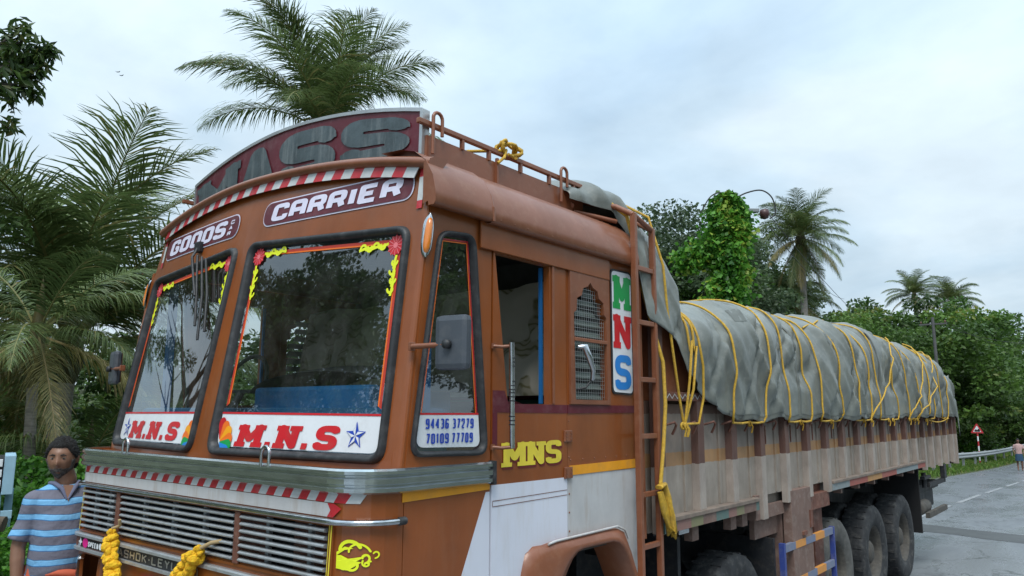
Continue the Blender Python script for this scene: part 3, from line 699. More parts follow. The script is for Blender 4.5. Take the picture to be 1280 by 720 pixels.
for side in (0, 1):
    S = SD if side == 0 else SDL; near = side == 0
    # quarter panel
    q = [(.150, 1.768), (.658, 1.768), (.658, ZT), (.262 if near else .30, ZT)]
    shape([q], S, 0, holes=[qw_out], res=0, thick=.03).out('quarter_panel', BROWN, T)
    dg = [(.658, 1.658), (.632, 1.658), (.215, .75), (.658, .75)]
    lo = shape([[(.152, .75), (.658, .75), (.658, 1.768), (.152, 1.768)]], S, 0, paint=[(dg, 1)], thick=.02).out('lower_quarter_panel', [BROWN, WHITE], T)
    shape([[(.140, 1.657), (.655, 1.668), (.655, 1.712), (.140, 1.699)]], S, .004, res=0, thick=.003).out('amber_stripe', YELLOWP, lo)
    # quarter window
    gq = shape([inset(QW, .02)], S, -.012, res=0).out('quarter_window', GLASS, T, label='tapered quarter window with phone numbers' if near else None)
    inr = rpoly(inset(QW, .024), .045, 6); n = len(inr); rows = []
    for t, h in ((0, 0.0), (0.1, .016), (.4, .022), (.8, .014), (1, -.012)):
        rows.append([S(qw_out[i % n][0]*(1-t)+inr[i % n][0]*t, qw_out[i % n][1]*(1-t)+inr[i % n][1]*t, h) for i in range(n+1)])
    MB().grid(rows).out('rubber_gasket', RUBBER, gq)
    ii = inset(QW, .036)
    lab = rpoly([(.2135, 1.862), (.598, 1.853), (.584, 1.992), (.2 + .022, 1.992)], [.04, .04, 0, 0], 5)
    shape([lab], S, -.006, res=0).out('number_label', STICKW, gq)
    shape([[(.222, 1.991), (.584, 1.991), (.583, 1.999), (.223, 1.999)]], S, -.005).out('label_edge', RED, gq)
    if near:
        for j_, w_ in enumerate(('94436', '37279')): shape(word(w_, .262+.155*j_, 1.934, .135, .042, .0092, .0065, gap=.26, rad=.2), S, -.003).out('phone_number', BLUEP, gq, label=w_+' in blue, upper line')
        for j_, w_ in enumerate(('70109', '77709')): shape(word(w_, .265+.150*j_, 1.874, .133, .042, .0092, .0065, gap=.26, rad=.2), S, -.003).out('phone_number', BLUEP, gq, label=w_+' in blue, lower line')
    for a, b, mm in ((.034, .041, REDW), (.043, .048, ORANGE)):
        A = inset(QW, a); B = inset(QW, b)
        P_ = lambda Q, i, j, t: (Q[i][0]+(Q[j][0]-Q[i][0])*t, Q[i][1]+(Q[j][1]-Q[i][1])*t)
        shape([[P_(A, 0, 3, .855), A[0], A[1], P_(A, 1, 2, .855), P_(B, 1, 2, .855), B[1], B[0], P_(B, 0, 3, .855)]], S, -.008).out('border_line', mm, gq)
    # door
    arch_cut = [(.80, .70)]+AR_OUT[1:8]+[(1.3, 1.38), (1.3, .7)]
    dp = [(.666, .80), (.83, .80)]+[(a, b-.01) for a, b in AR_OUT[1:7]]+[(1.246, 1.384), (1.246, ZT-.02), (.666, ZT-.02)]
    wpaint = [(.60, .7), (.60, 1.685), (1.30, 1.683), (1.30, .7)]
    door = shape([dp], S, .004, holes=[DW], res=0, thick=.035, paint=[(wpaint, 1)]).out('door', [BROWN, WHITE], T, label='cab door, brown above and white below' if near else None)
    # door window: open, with blue inner edge and dark inner frame
    MB().box(S(1.088, 2.045, -.04), S(1.104, 2.73, -.055)).out('blue_trim', mat('blue_door_trim', (.01, .12, .33), .5), door)
    MB().box(S(1.118, 2.045, .006), S(1.135, 2.74, .012), bev=.002).out('guide_strip', BROWN2, door)
    for zz in (1.885, 1.705):
        hb = MB().box(S(1.215, zz-.028, .004), S(1.282, zz+.028, .014), bev=.003)
        for dx in (-.02, .02):
            for dz in (-.016, .0, .016): hb.box(S(1.248+dx-.004, zz+dz-.004, .014), S(1.248+dx+.004, zz+dz+.004, .018))
        hb.out('hinge', BROWN2, door)
    shape(ribbon([(.672, 1.616), (1.242, 1.622)], .003)+ribbon([(.672, 1.592), (1.242, 1.598)], .003)+ribbon([(.672, 1.616), (.672, 1.592)], .003), S, .006).out('pressed_line', RUSTY, door)
    shape([[(.668, 2.002), (1.246, 1.998), (1.246, 2.040), (.78, 2.041), (.75, 2.1), (.668, 2.1)], [(.668, 1.845), (.70, 1.845), (.70, 2.1), (.668, 2.1)]], S, .006, thick=.002).out('maroon_band', MAROON, door)
    if near:
        wd = word('MNS', .742, 1.758, .45, .110, .046, .022, gap=.10, serif=.33)
        shape([[(a+.010, b-.011) for a, b in p] for p in wd], S, .0062).out('letter_shadow', DARKRED, door)
        shape(wd, S, .008).out('lettering', YEL, door, label='MNS in yellow slab letters')
    # header rail over the door
    MB().box(S(.565, 2.738, .005), S(1.66, 2.868, .018), bev=.004).out('window_header', BROWN, T)
    # rear cab panel
    rp = [(1.254, 1.384), (1.66, 1.39), (1.73, 1.365), (1.80, 1.262), (1.875, 1.11), (1.935, .98), (1.955, .98), (1.955, ZT), (1.254, ZT)]
    rear = shape([rp], S, 0, holes=[GR], res=0, thick=.03, paint=[([(1.2, .9), (1.2, 1.690), (2, 1.690), (2, .9)], 1)]).out('rear_cab_panel', [BROWN, DIRTYWHITE], T)
    shape([[(1.268, 1.690), (1.95, 1.694), (1.95, 1.742), (1.268, 1.737)]], S, .004, thick=.003).out('amber_stripe', YELLOWP, rear)
    shape([[(1.254, 1.998), (1.95, 2.002), (1.95, 2.042), (1.254, 2.040)]], S, .004, thick=.003).out('maroon_band', MAROON, rear)
    shape([[(1.272, 2.045), (1.655, 2.045), (1.655, 2.742), (1.272, 2.742)]], S, .014, holes=[GR], thick=.013).out('grille_frame', BROWN2, rear)
    MB().box(S(1.308, 2.372, .0), S(1.625, 2.392, .018), bev=.003).out('grille_bar', BROWN2, rear)
    for i in range(11): # louvres behind the mesh
        zz = 2.085+i*.056
        M_ = Matrix.Translation(S(1.465, zz, -.035)) @ Matrix.Rotation(R(-38 if near else 38), 4, 'X')
        w2 = .155 if zz < 2.5 else .10
        MB().box((-w2, -.004, -.020), (w2, .004, .020), M=M_).out('louvre', mat('grey_green_louvre', (.15, .19, .17), .5, vary=.3, dirt=(.1, .09, .07), dirt_amt=.5), rear)
    if near:
        wires = MB()
        for i in range(15):
            xx = 1.32+i*.0212; wires.box(S(xx-.001, 2.07, -.004), S(xx+.001, 2.70 if abs(xx-1.465) < .04 else (2.66 if abs(xx-1.465) < .08 else (2.6 if abs(xx-1.465) < .13 else 2.5)), -.002))
        for i in range(28):
            zz = 2.085+i*.0212
            w2 = .152 if zz < 2.52 else (.125 if zz < 2.6 else .07)
            wires.box(S(1.465-w2, zz-.001, -.002), S(1.465+w2, zz+.001, .0))
        wires.out('wire_mesh', ALU, rear)
        st = rpoly([(1.683, 2.105), (1.915, 2.100), (1.915, 2.820), (1.683, 2.815)], .035, 5)
        pl = shape([st], S, .006, thick=.005).out('name_plate', RUBBER, rear, label='tall white plate lettered M N S')
        shape([rpoly([(1.694, 2.116), (1.905, 2.111), (1.905, 2.808), (1.694, 2.803)], .03, 5)], S, .008).out('plate_face', STICKW, pl)
        for ch, zz, mm in (('M', 2.588, GREENP), ('N', 2.362, RED), ('S', 2.130, LBLUE)):
            shape(glyph(ch, 1.712, zz, .176, .196, .056, .042, 0, .22, .28), S, .010).out('letter', mm, pl)
        # strap handle
        MB().tube([S(1.318, 2.34, .03), S(1.335, 2.34, .06), S(1.36, 2.28, .07), S(1.395, 2.22, .07), S(1.40, 2.17, .06)], [.014, .02, .018, .014, .012], 8).out('door_handle', CHROME, rear)
        MB().tube([S(1.40, 2.17, .055), S(1.37, 2.13, .04), S(1.335, 2.12, .01)], .006, 6).out('handle_strap', RUBBER, rear)
    # flared wheel arch
    mb = MB()
    ao, ai = AR_OUT, AR_IN
    def samp(poly, n):
        P_ = [Vector(p) for p in poly]; L_ = [0]
        for a, b in zip(P_, P_[1:]): L_.append(L_[-1]+(b-a).length)
        out = []
        for i in range(n):
            t = L_[-1]*i/(n-1); j = 0
            while j < len(L_)-2 and L_[j+1] < t: j += 1
            out.append(P_[j].lerp(P_[j+1], (t-L_[j])/(L_[j+1]-L_[j])))
        return out
    A = samp(ao, 30); B = samp(ai, 30); rows = []
    for t, h in ((0, .0), (.06, .035), (.3, .045), (.55, .058), (.85, .062), (1, .055), (1, -.15)):
        rows.append([S(A[i].x*(1-t)+B[i].x*t, A[i].y*(1-t)+B[i].y*t, h) for i in range(30)])
    mb.grid(rows).out('wheel_arch', BROWN2 if near else BROWN, T)
    MB().tube([S(a, b+.006, .038) for a, b in AR_OUT[5:9]]+[S(1.77, 1.33, .038)], .006, 8).out('arch_trim', DIRTYWHITE, T)
    # inner wing, dark
    MB().box(S(.95, 1.42, -.62), S(1.98, .8, -.64)).box(S(.96, 1.405, -.04), S(1.98, 1.42, -.62)).out('inner_wing', RUSTY, T)
    MB().tube([S(1.12, 1.36, -.25), S(1.19, 1.02, -.06)], .012, 6).tube([S(1.30, 1.37, -.30), S(1.45, 1.0, -.1)], .012, 6).out('wing_stay', BROWN2, T)
    # grab rail with rings
    gb = MB().tube([S(.722, 1.845, .075), S(.715, 2.315, .075)], .0125, 10).out('grab_rail', CHROME, T)
    m_ = MB()
    for grp in (1.945, 2.05, 2.10, 2.205):
        for j in range(3): m_.tube([S(.72, grp+j*.018, .075), S(.72, grp+j*.018+.006, .075)], .0145, 10)
    m_.out('ring', RUBBER, gb)
    for zz in (1.85, 2.30): MB().tube([S(.665, zz, 0), S(.69, zz-.004, .04), S(.722, zz, .078)], .008, 6).box(S(.655, zz-.012, .004), S(.68, zz+.012, .01)).out('bracket', BROWN2, gb)
    # marker lamp on the corner
    L0 = MB(); c = Vector((.243 if near else .285, -.002 if near else W+.002, 2.735)); d = Vector((-.55, -.83 if near else .83, 0)).normalized()
    tq = Vector((-d.y, d.x, 0))
    rows = []
    for t in np.linspace(-1, 1, 13):
        w_ = .017*math.sqrt(max(0, 1-abs(t)**3)); rows.append([c+Vector((.012*t, 0, .085*t))+tq*(w_*math.cos(a))+d*(.006+.022*(w_/.017)*math.sin(a)) for a in np.linspace(0, PI, 9)])
    L0.grid(rows); lamp = L0.out('marker_lamp', AMBER, T)
    rows = []
    for t in np.linspace(-1, 1, 13):
        w_ = .0245*math.sqrt(max(0.02, 1-abs(t)**3)); rows.append([c+Vector((.012*t, 0, .097*t))+tq*(w_*math.cos(a))+d*(-.004+.018*math.sin(a)) for a in np.linspace(0, PI, 7)])
    MB().grid(rows).out('lamp_rim', CHROME, lamp)
# rivets along the sheet joints
def rivets(name, pts, nrm, parent, m, r=.0055):
    mb = MB()
    for p in pts:
        p = Vector(p); n_ = Vector(nrm); a_ = n_.orthogonal().normalized(); b_ = n_.cross(a_)
        ring = [p+(a_*math.cos(t)+b_*math.sin(t))*r for t in [PI/3*k for k in range(6)]]; ring2 = [q+n_*r*.5-(q-p)*.45 for q in ring]
        mb.add(ring+ring2, [(k, (k+1) % 6, 6+(k+1) % 6, 6+k) for k in range(6)]+[(6, 7, 8, 9, 10, 11)], 0, True)
    o = mb.out(name, m, parent); o['kind'] = 'stuff'; return o
for side in (0, 1):
    S = SD if side == 0 else SDL; ny_ = -1 if side == 0 else 1
    rivets('rivet', [S(x, 2.856, .012 if x > 1.66 else .019) for x in np.arange(.60, 1.93, .085)]+[S(x, 1.765, .001) for x in np.arange(1.28, 1.93, .11)]+[S(1.266, z, .001) for z in np.arange(1.42, 1.98, .09)], (0, ny_, 0), T, BROWN2)
    rivets('rivet', [S(x, 2.875+.0, .056) for x in np.arange(.26, 1.92, .10)], (0, ny_, 0), T, BROWN2, .004)
# mirror on its arm
for side in (0, 1):
    S = SD if side == 0 else SDL
    arm = MB().tube([S(.16, 2.262, .0), S(.17, 2.262, .06), S(.185, 2.262, .2)], .011, 8).box(S(.15, 2.245, .0), S(.18, 2.28, .012), bev=.003).out('mirror_arm', BROWN2, T)
    c = Vector(S(.205, 2.275, .20)); mh = MB().box((-.026, -.076, -.112), (.020, .076, .104), bev=.024, M=Matrix.Translation(c) @ Matrix.Rotation(R(12 if side == 0 else -12), 4, 'Z'))
    me = mh.out('mirror_housing', MIRRORM, arm)
    MB().box((.0202, -.064, -.095), (.024, .064, .088), M=Matrix.Translation(c) @ Matrix.Rotation(R(12 if side == 0 else -12), 4, 'Z')).out('mirror_glass', CHROME, arm)
    MB().lathe([(0, .0), (.018, 0), (.018, .02), (0, .02)], 10, (c.x-.05, c.y, 2.262), 'X').out('arm_knob', RUBBER, arm)
# --- lower front
grill = [(sy(.185), 1.372), (sy(.175), 1.578), (sy(2.405), 1.578), (sy(2.44), 1.350)]
def headrec(y0, y1):
    return rpoly([(sy(y0), .9), (sy(y1), .9), (sy(y1), 1.222), (sy(y0), 1.222)], [0, 0, .06, .06], 5)
lf = shape([[(-.018, .72), (STOT+.018, .72), (STOT+.018, 1.765), (-.018, 1.765)]], FL, 0, holes=[grill, headrec(2.06, 2.41), headrec(.17, .52)], res=.055, thick=.02).out('lower_front_panel', BROWN, T)
shape([[(-.0, 1.72), (STOT, 1.72), (STOT, 1.78), (0, 1.78)]], FL, -.0, res=.06, thick=.01).out('belt_ledge', BROWN, T)
# ledge closing the step from lower front to windscreen surround
mb = MB(); rows = []
for i in range(81):
    s = -.0+STOT*i/80; x, y, nx, ny = PL(s); yy = min(max(y, .004), W-.004); xi = max(XF(yy, 1.79)-.01, x)
    rows.append([(x, y, 1.768), (xi, yy, 1.774)])
mb.grid(rows).out('front_ledge', BROWN, T)
# fluted steel belt
prof = [(0, 1.788), (.020, 1.788), (.030, 1.780), (.030, 1.768), (.022, 1.764), (.022, 1.758), (.031, 1.752), (.031, 1.732), (.023, 1.728), (.023, 1.722), (.030, 1.716), (.030, 1.702), (.018, 1.695), (0, 1.695)]
belt = sweep(prof, -.525, STOT+.525, 60, STEEL, 'steel_belt')
m_ = MB()
for e_ in (-.523, STOT+.523):
    x, y, nx, ny = PL(e_); m_.box((x-.006, y-.036*(ny < 0), 1.690), (x+.012, y+.036*(ny > 0), 1.792), bev=.003)
m_.out('belt_end', RUBBER, belt)
for yy in (.595, 1.885):
    p = [FL(sy(yy)+dx, 1.785+h, .035) for dx, h in ([(-.028, -.01), (-.028, .045)]+[(-.028*math.cos(a), .045+.028*math.sin(a)) for a in np.linspace(.3, PI-.3, 7)]+[(.028, .045), (.028, -.01)])]
    MB().tube(p, .0075, 10).out('chrome_loop', CHROME, T)
# red and white blocks under the belt
m_ = MB(); n = 44; a0 = sy(.045); a1 = STOT-.14
for i in range(n):
    s0 = a0+(a1-a0)*i/n; s1 = a0+(a1-a0)*(i+1)/n
    shape([[(s0+.012, 1.660), (s1+.012, 1.660), (s1-.012, 1.694), (s0-.012, 1.694)]], FL, .004, mb=m_, mi=i % 2, res=.03)
m_.out('block_tape', [TAPEW, REDW], T, label='red and white slanted blocks under the steel belt')
ws = shape([[(sy(.17), 1.622), (sy(.20), 1.657), (a1, 1.657), (a1, 1.606), (sy(.19), 1.606)]], FL, .004, res=.06).out('white_strip', DIRTYWHITE, T)
shape([[(sy(.205), 1.657), (sy(.165), 1.657), (sy(.13), 1.640), (sy(.17), 1.606), (sy(.205), 1.606), (sy(.185), 1.632)]], FL, .006, res=.03).out('arrow_head', REDW, ws)
# steel bar over the grille
pp = [FL(s, 1.592, .022) for s in np.linspace(-.0, STOT, 90)]
bar = MB().tube(pp, .012, 10).out('front_bar', CHROME, T)
MB().tube([FL(-.01, 1.592, .022), FL(.02, 1.592, .022)], .0155, 10).tube([FL(STOT+.01, 1.592, .022), FL(STOT-.02, 1.592, .022)], .0155, 10).out('bar_cap', RUBBER, bar)
# grille
gf = shape([[(sy(.165), 1.355), (sy(.160), 1.585), (sy(2.415), 1.585), (sy(2.45), 1.335)]], FL, .008, holes=[[(sy(.195), 1.366), (sy(.185), 1.573), (sy(2.395), 1.573), (sy(2.43), 1.346)]], res=.08, thick=.02).out('front_grille', BROWN, T)
for a, b in (((sy(.178), 1.366), (sy(.168), 1.58)), ((sy(2.438), 1.346), (sy(2.408), 1.58))):
    shape(ribbon([a, b], .007)+ribbon([(a[0]+.012*(1 if a[0] < 1 else -1), a[1]), (b[0]+.012*(1 if a[0] < 1 else -1), b[1])], .004), FL, .0105).out('yellow_pinstripe', YEL, gf)
def slat(s0, s1, z0, z1, r=.0085):
    """z given at both ends; half-round bar"""
    mb = MB(); rows = []
    for i in range(9):
        s = s0+(s1-s0)*i/8; z = z0+(z1-z0)*i/8
        rows.append([FL(s, z+r*math.sin(a), .002+.020*max(0, math.cos(a))) for a in np.linspace(-PI/2, PI/2, 6)]+[FL(s, z-r, .002)])
    mb.grid(rows); mb.add(rows[0][:-1], [tuple(range(6))]); mb.add(rows[-1][:-1], [tuple(range(6))])
    return mb
secs = [(.20, .785), (.835, 1.925), (2.0, 2.40)]
for i in range(7):
    for a, b in secs:
        t = i/6
        za_ = lambda y: 1.556-t*(.172+.014*(y/2.4))
        slat(sy(a), sy(b), za_(a), za_(b)).out('slat', SLATM, gf)
for y in (.81, 1.962): MB().box(FL(sy(y)-.020, 1.362, .005), FL(sy(y)+.020, 1.575, .018), bev=.004).out('grille_post', RUSTY, gf)
for y in (.33, .62, 1.13, 1.42, 1.72, 2.12, 2.30): MB().box(FL(sy(y)-.011, 1.355, -.03), FL(sy(y)+.011, 1.572, -.012)).out('grille_stay', SLATM, gf)
MB().box(FL(sy(.15), 1.33, -.10), FL(sy(2.45), 1.60, -.105)).out('grille_backing', BLACK, gf)
each('radiator_panel', RUSTY, gf, [(FL(sy(.7), 1.36, -.06), FL(sy(.9), 1.57, -.09)), (FL(sy(.25), 1.36, -.06), FL(sy(.5), 1.57, -.09)), (FL(sy(2.1), 1.36, -.06), FL(sy(2.2), 1.57, -.09))])
# name band below
band = [(0, 1.332), (.022, 1.332), (.028, 1.326), (.028, 1.314), (.012, 1.312), (.012, 1.256), (.026, 1.254), (.026, 1.240), (0, 1.236)]
bd = sweep(band, sy(.12), sy(2.46), 20, SLATM, 'name_band')
shape([[(sy(1.135), 1.256), (sy(1.90), 1.256), (sy(1.90), 1.312), (sy(1.135), 1.312)]], FL, .016, res=.1).out('band_ground', RUBBER, bd)
shape([[(sy(2.0), 1.258), (sy(2.455), 1.258), (sy(2.455), 1.311), (sy(2.0), 1.311)]], FL, .016, res=.1).out('sticker_ground', RUSTY, bd)
shape([[(sy(.14), 1.258), (sy(1.13), 1.258), (sy(1.13), 1.311), (sy(.14), 1.311)]], FL, .016, res=.1).out('band_brown', BROWN, bd)
fb = lambda u, v, w: FL(sy(1.90)-u, v, w)
shape(word('ASHOK*LEYLAND', .0, 1.264, .80, .040, .010, .0075, gap=.32, rad=.2), fb, .019).out('lettering', ALU, bd, label='ASHOK LEYLAND in silver letters')
fs = lambda u, v, w: FL(sy(2.44)-u, v, w)
shape([rpoly([(.05, 1.262), (.36, 1.262), (.36, 1.306), (.05, 1.306)], .02, 4)], fs, .0175).out('sticker_patch', BLACK, bd)
shape([circ(.13, 1.284, .035, .026, 14)], fs, .019).out('sticker_flower', mat('magenta_print', (.65, .01, .22), .5), bd)
shape(word('SPEED', .17, 1.268, .13, .028, .011, .007, gap=.2)+[circ(.325, 1.284, .018, .018, 12), star(.07, 1.285, .026, .45, 4)], fs, .0205).out('sticker_letters', STICKW, bd)
# yellow flower and tag right of the name band
shape([star(sy(.93), 1.222, .030, .7, 10)]+[circ(sy(.93), 1.19-.03*j, .022, .014, 10) for j in range(2)], FL, .006, res=0).out('painted_flower', LEMON, T)
shape([rpoly([(sy(.52), 1.20), (sy(.66), 1.20), (sy(.66), 1.235), (sy(.52), 1.235)], .01, 3)], FL, .030, thick=.006).out('small_tag', RUBBER, T)
# headlight recesses with chrome trim
for (y0, y1) in ((2.06, 2.41), (.17, .52)):
    hp = headrec(y0, y1)
    tr = shape([[(a, b) for a, b in headrec(y0-.012, y1+.012)]], FL, .012, holes=[headrec(y0, y1)], res=.05, thick=.014).out('headlight_surround', CHROME, T)
    MB().box(FL(sy(y0)-.01, .88, -.14), FL(sy(y1)+.02, 1.24, -.15)).out('recess_back', BROWN, tr)
    m_ = MB().tube([FL(sy((y0+y1)/2), .92, -.04), FL(sy((y0+y1)/2), 1.20, -.06)], .03, 10, 0); m_.out('recess_divider', BROWN, tr)
    for q in (.25, .75):
        c = FL(sy(y0+(y1-y0)*q), 1.02, -.07); MB().lathe([(0, -.05), (.05, -.045), (.07, -.02), (.073, 0), (.06, .02)], 18, c, 'X').out('headlight', CHROME, tr)
# bumper (below the frame)
MB().box((-.22, -.0, .42), (-.06, W, .72), bev=.03).out('bumper', BROWN, T)
shape([rpoly([(sy(1.0), .86), (sy(1.6), .86), (sy(1.6), 1.21), (sy(1.0), 1.21)], .1, 5)], FL, .016, holes=[rpoly([(sy(1.03), .89), (sy(1.57), .89), (sy(1.57), 1.18), (sy(1.03), 1.18)], .08, 5)], thick=.014).out('badge_rim', CHROME, T)
# painted scroll ornament at the corner of the grille
oo = []
ox, oz = sy(.145), 1.47
for (dx, dz, r0, r1, a0, a1, t) in ((-.07, .035, .07, .05, .4, 2.9, .020), (-.10, .02, .09, .03, .2, 2.6, .012), (-.16, .0, .03, .012, -1.5, 3.2, .012), (-.10, -.035, .05, .02, 2.8, 6.6, .014), (-.17, -.03, .025, .008, 2.5, 7.5, .010), (-.05, -.045, .03, .012, 2.4, 6.8, .012), (-.215, .02, .022, .012, -1.6, 2.6, .009)):
    oo += curl(ox+dx, oz+dz, r0, r1, a0, a1, t, 10, sx=-1)
oo += [[(ox, oz-.055), (ox-.06, oz-.045), (ox-.13, oz-.01), (ox-.17, oz+.012), (ox-.10, oz+.0), (ox-.04, oz-.01), (ox, oz-.03)], [(ox, oz+.03), (ox-.05, oz+.065), (ox-.1, oz+.055), (ox-.05, oz+.045), (ox, oz+.01)], [(ox, oz-.02), (ox-.03, oz-.02), (ox-.03, oz-.055), (ox, oz-.055)]]
oo += [circ(ox-d, oz-.02-.01*j, .006, .006, 8) for j, d in enumerate((.19, .175, .16))]
oo = [[(ox+(a-ox)*.70, oz-.005+(b-oz)*.62) for a, b in p] for p in oo]+[[(ox, oz-.045), (ox-.05, oz-.05), (ox-.10, oz-.02), (ox-.06, oz-.012), (ox-.02, oz+.004), (ox, oz+.002)]]
shape(oo, FL, .004, res=.0).out('scroll_ornament', LEMON, T, label='yellow painted scroll beside the grille')
# wiper on the far pane
mb = MB(); q = lambda y, z, w: FU(y, z, w)
mb.tube([q(1.83, 2.93, .02), q(1.80, 2.86, .055), q(1.66, 2.62, .045)], .008, 6)
wp = mb.out('wiper', RUBBER, T)
for dy, L_ in ((.0, .42), (.07, .5), (.13, .46)):
    MB().tube([q(1.78-dy, 2.87-dy*.3, .035), q(1.66-dy, 2.62, .035), q(1.60-dy, 2.87-L_, .03)], .0075, 6).out('wiper_blade', RUBBER, wp)
MB().box(q(1.86, 2.90, .0), q(1.80, 2.96, .035), bev=.005).out('wiper_motor', RUBBER, wp)

# --- inside the cab
each('cab_lining', DARKIN, T, [((1.93, .02, 1.4), (1.95, W-.02, 3.1)), ((.46, .03, 2.985), (1.93, W-.03, 3.0)), ((.1, .04, 1.30), (1.93, W-.04, 1.33))])
MB().box((.24, .12, 1.62), (.52, W-.12, 2.02), bev=.03).out('dashboard', BLUEIN, T)
MB().box((.42, .55, 1.9), (.98, 1.52, 2.13), bev=.02).out('engine_cover', mat('bright_blue_cover', (.008, .14, .36), .45, vary=.2), T)
mb = MB(); rows = []
for x in np.linspace(.46, 1.05, 8):
    rows.append([(x, YC-.25+.62*math.cos(a)*.95, 2.10+.15*math.sin(a)*(1-.3*abs((x-.75)/.3)**2)) for a in np.linspace(0, PI, 14)])
mb.grid(rows).out('dash_cowl', mat('dark_grey_cowl', (.05, .052, .055), .6, vary=.3), T)
sw = MB().tube([(.62+.08*math.sin(a), 1.98+.23*math.cos(a), 2.12+.22*math.sin(a)) for a in np.linspace(0, 2*PI, 30)[:-1]], .013, 8, closed=True).tube([(.62, 1.98, 2.12), (.45, 1.98, 1.8)], .025, 8).box((.60, 1.76, 2.11), (.63, 2.2, 2.13))
sw.out('steering_wheel', RUBBER, T)
for yy in (1.65, .30):
    st = MB().box((.80, yy, 1.65), (1.22, yy+.55, 1.85), bev=.05).out('cab_seat', mat('maroon_seat', (.09, .01, .02), .8, vary=.2), T)
    MB().box((1.20, yy, 1.75), (1.28, yy+.55, 2.06), bev=.03).out('seat_back', mat('maroon_seat', (.09, .01, .02), .8, vary=.2), st)
for yy in (.12, W-.16): MB().box((.36, yy, 2.0), (.40, yy+.04, 2.95)).out('inner_pillar', mat('blue_door_trim', (.01, .12, .33), .5), T)
MB().box((1.50, .06, 1.86), (1.93, W-.06, 2.075), bev=.02).out('bunk_mattress', GREENM, T)
MB().box((1.50, .055, 2.075), (1.92, W-.06, 2.105), bev=.012).out('maroon_blanket', mat('maroon_cloth', (.13, .015, .035), .9, vary=.3), T)

# bedding heaped on the bunk, seen through the open door window
bm_ = MB(); rows = []
for i, yy in enumerate(np.linspace(.08, W-.1, 60)):
    rows.append([(1.36+.10*math.sin(z*5+yy*3)*.5+.07*noise.noise(Vector((yy*3, z*3, 0)))+.035*noise.noise(Vector((yy*9, z*8, 3)))+.10*(z-2.1), yy, z) for z in np.linspace(2.09, 2.72+.06*noise.noise(Vector((yy*2, 0, 5))), 26)])
bm_.grid(rows).out('hanging_bedcloth', BEDM, T)
# --- cargo body
X0C, X1C = 2.14, 11.95; ZB, ZTOP = 1.385, 2.075
SIDEM = zmat('cargo_side_panel_paint', [(1.2, (.31, .27, .23)), (1.685, (.34, .19, .085)), (1.765, (.235, .195, .165)), (2.0, (.13, .075, .055)), (2.3, (.13, .075, .055))], dirt=(.16, .12, .095), dirt_amt=.5)
POSTM = zmat('cargo_post_paint', [(1.2, (.36, .31, .27)), (1.69, (.115, .055, .042)), (2.3, (.115, .055, .042))], dirt=(.17, .12, .095), dirt_amt=.5)
LEDGEM = mat('dusty_ledge', (.24, .19, .155), .75, vary=.35, vscale=7, dirt=(.18, .12, .09), dirt_amt=.6)
LOWM = mat('dusty_brown_plate', (.20, .125, .10), .7, vary=.25, vscale=5, dirt=(.33, .27, .23), dirt_amt=.5, bump=.1)
DARKREAR = mat('dark_rear_frame', (.055, .028, .02), .7, vary=.3)
posts = [2.69+.528*k for k in range(18)]
edges = [X0C+.06]+posts+[X1C]
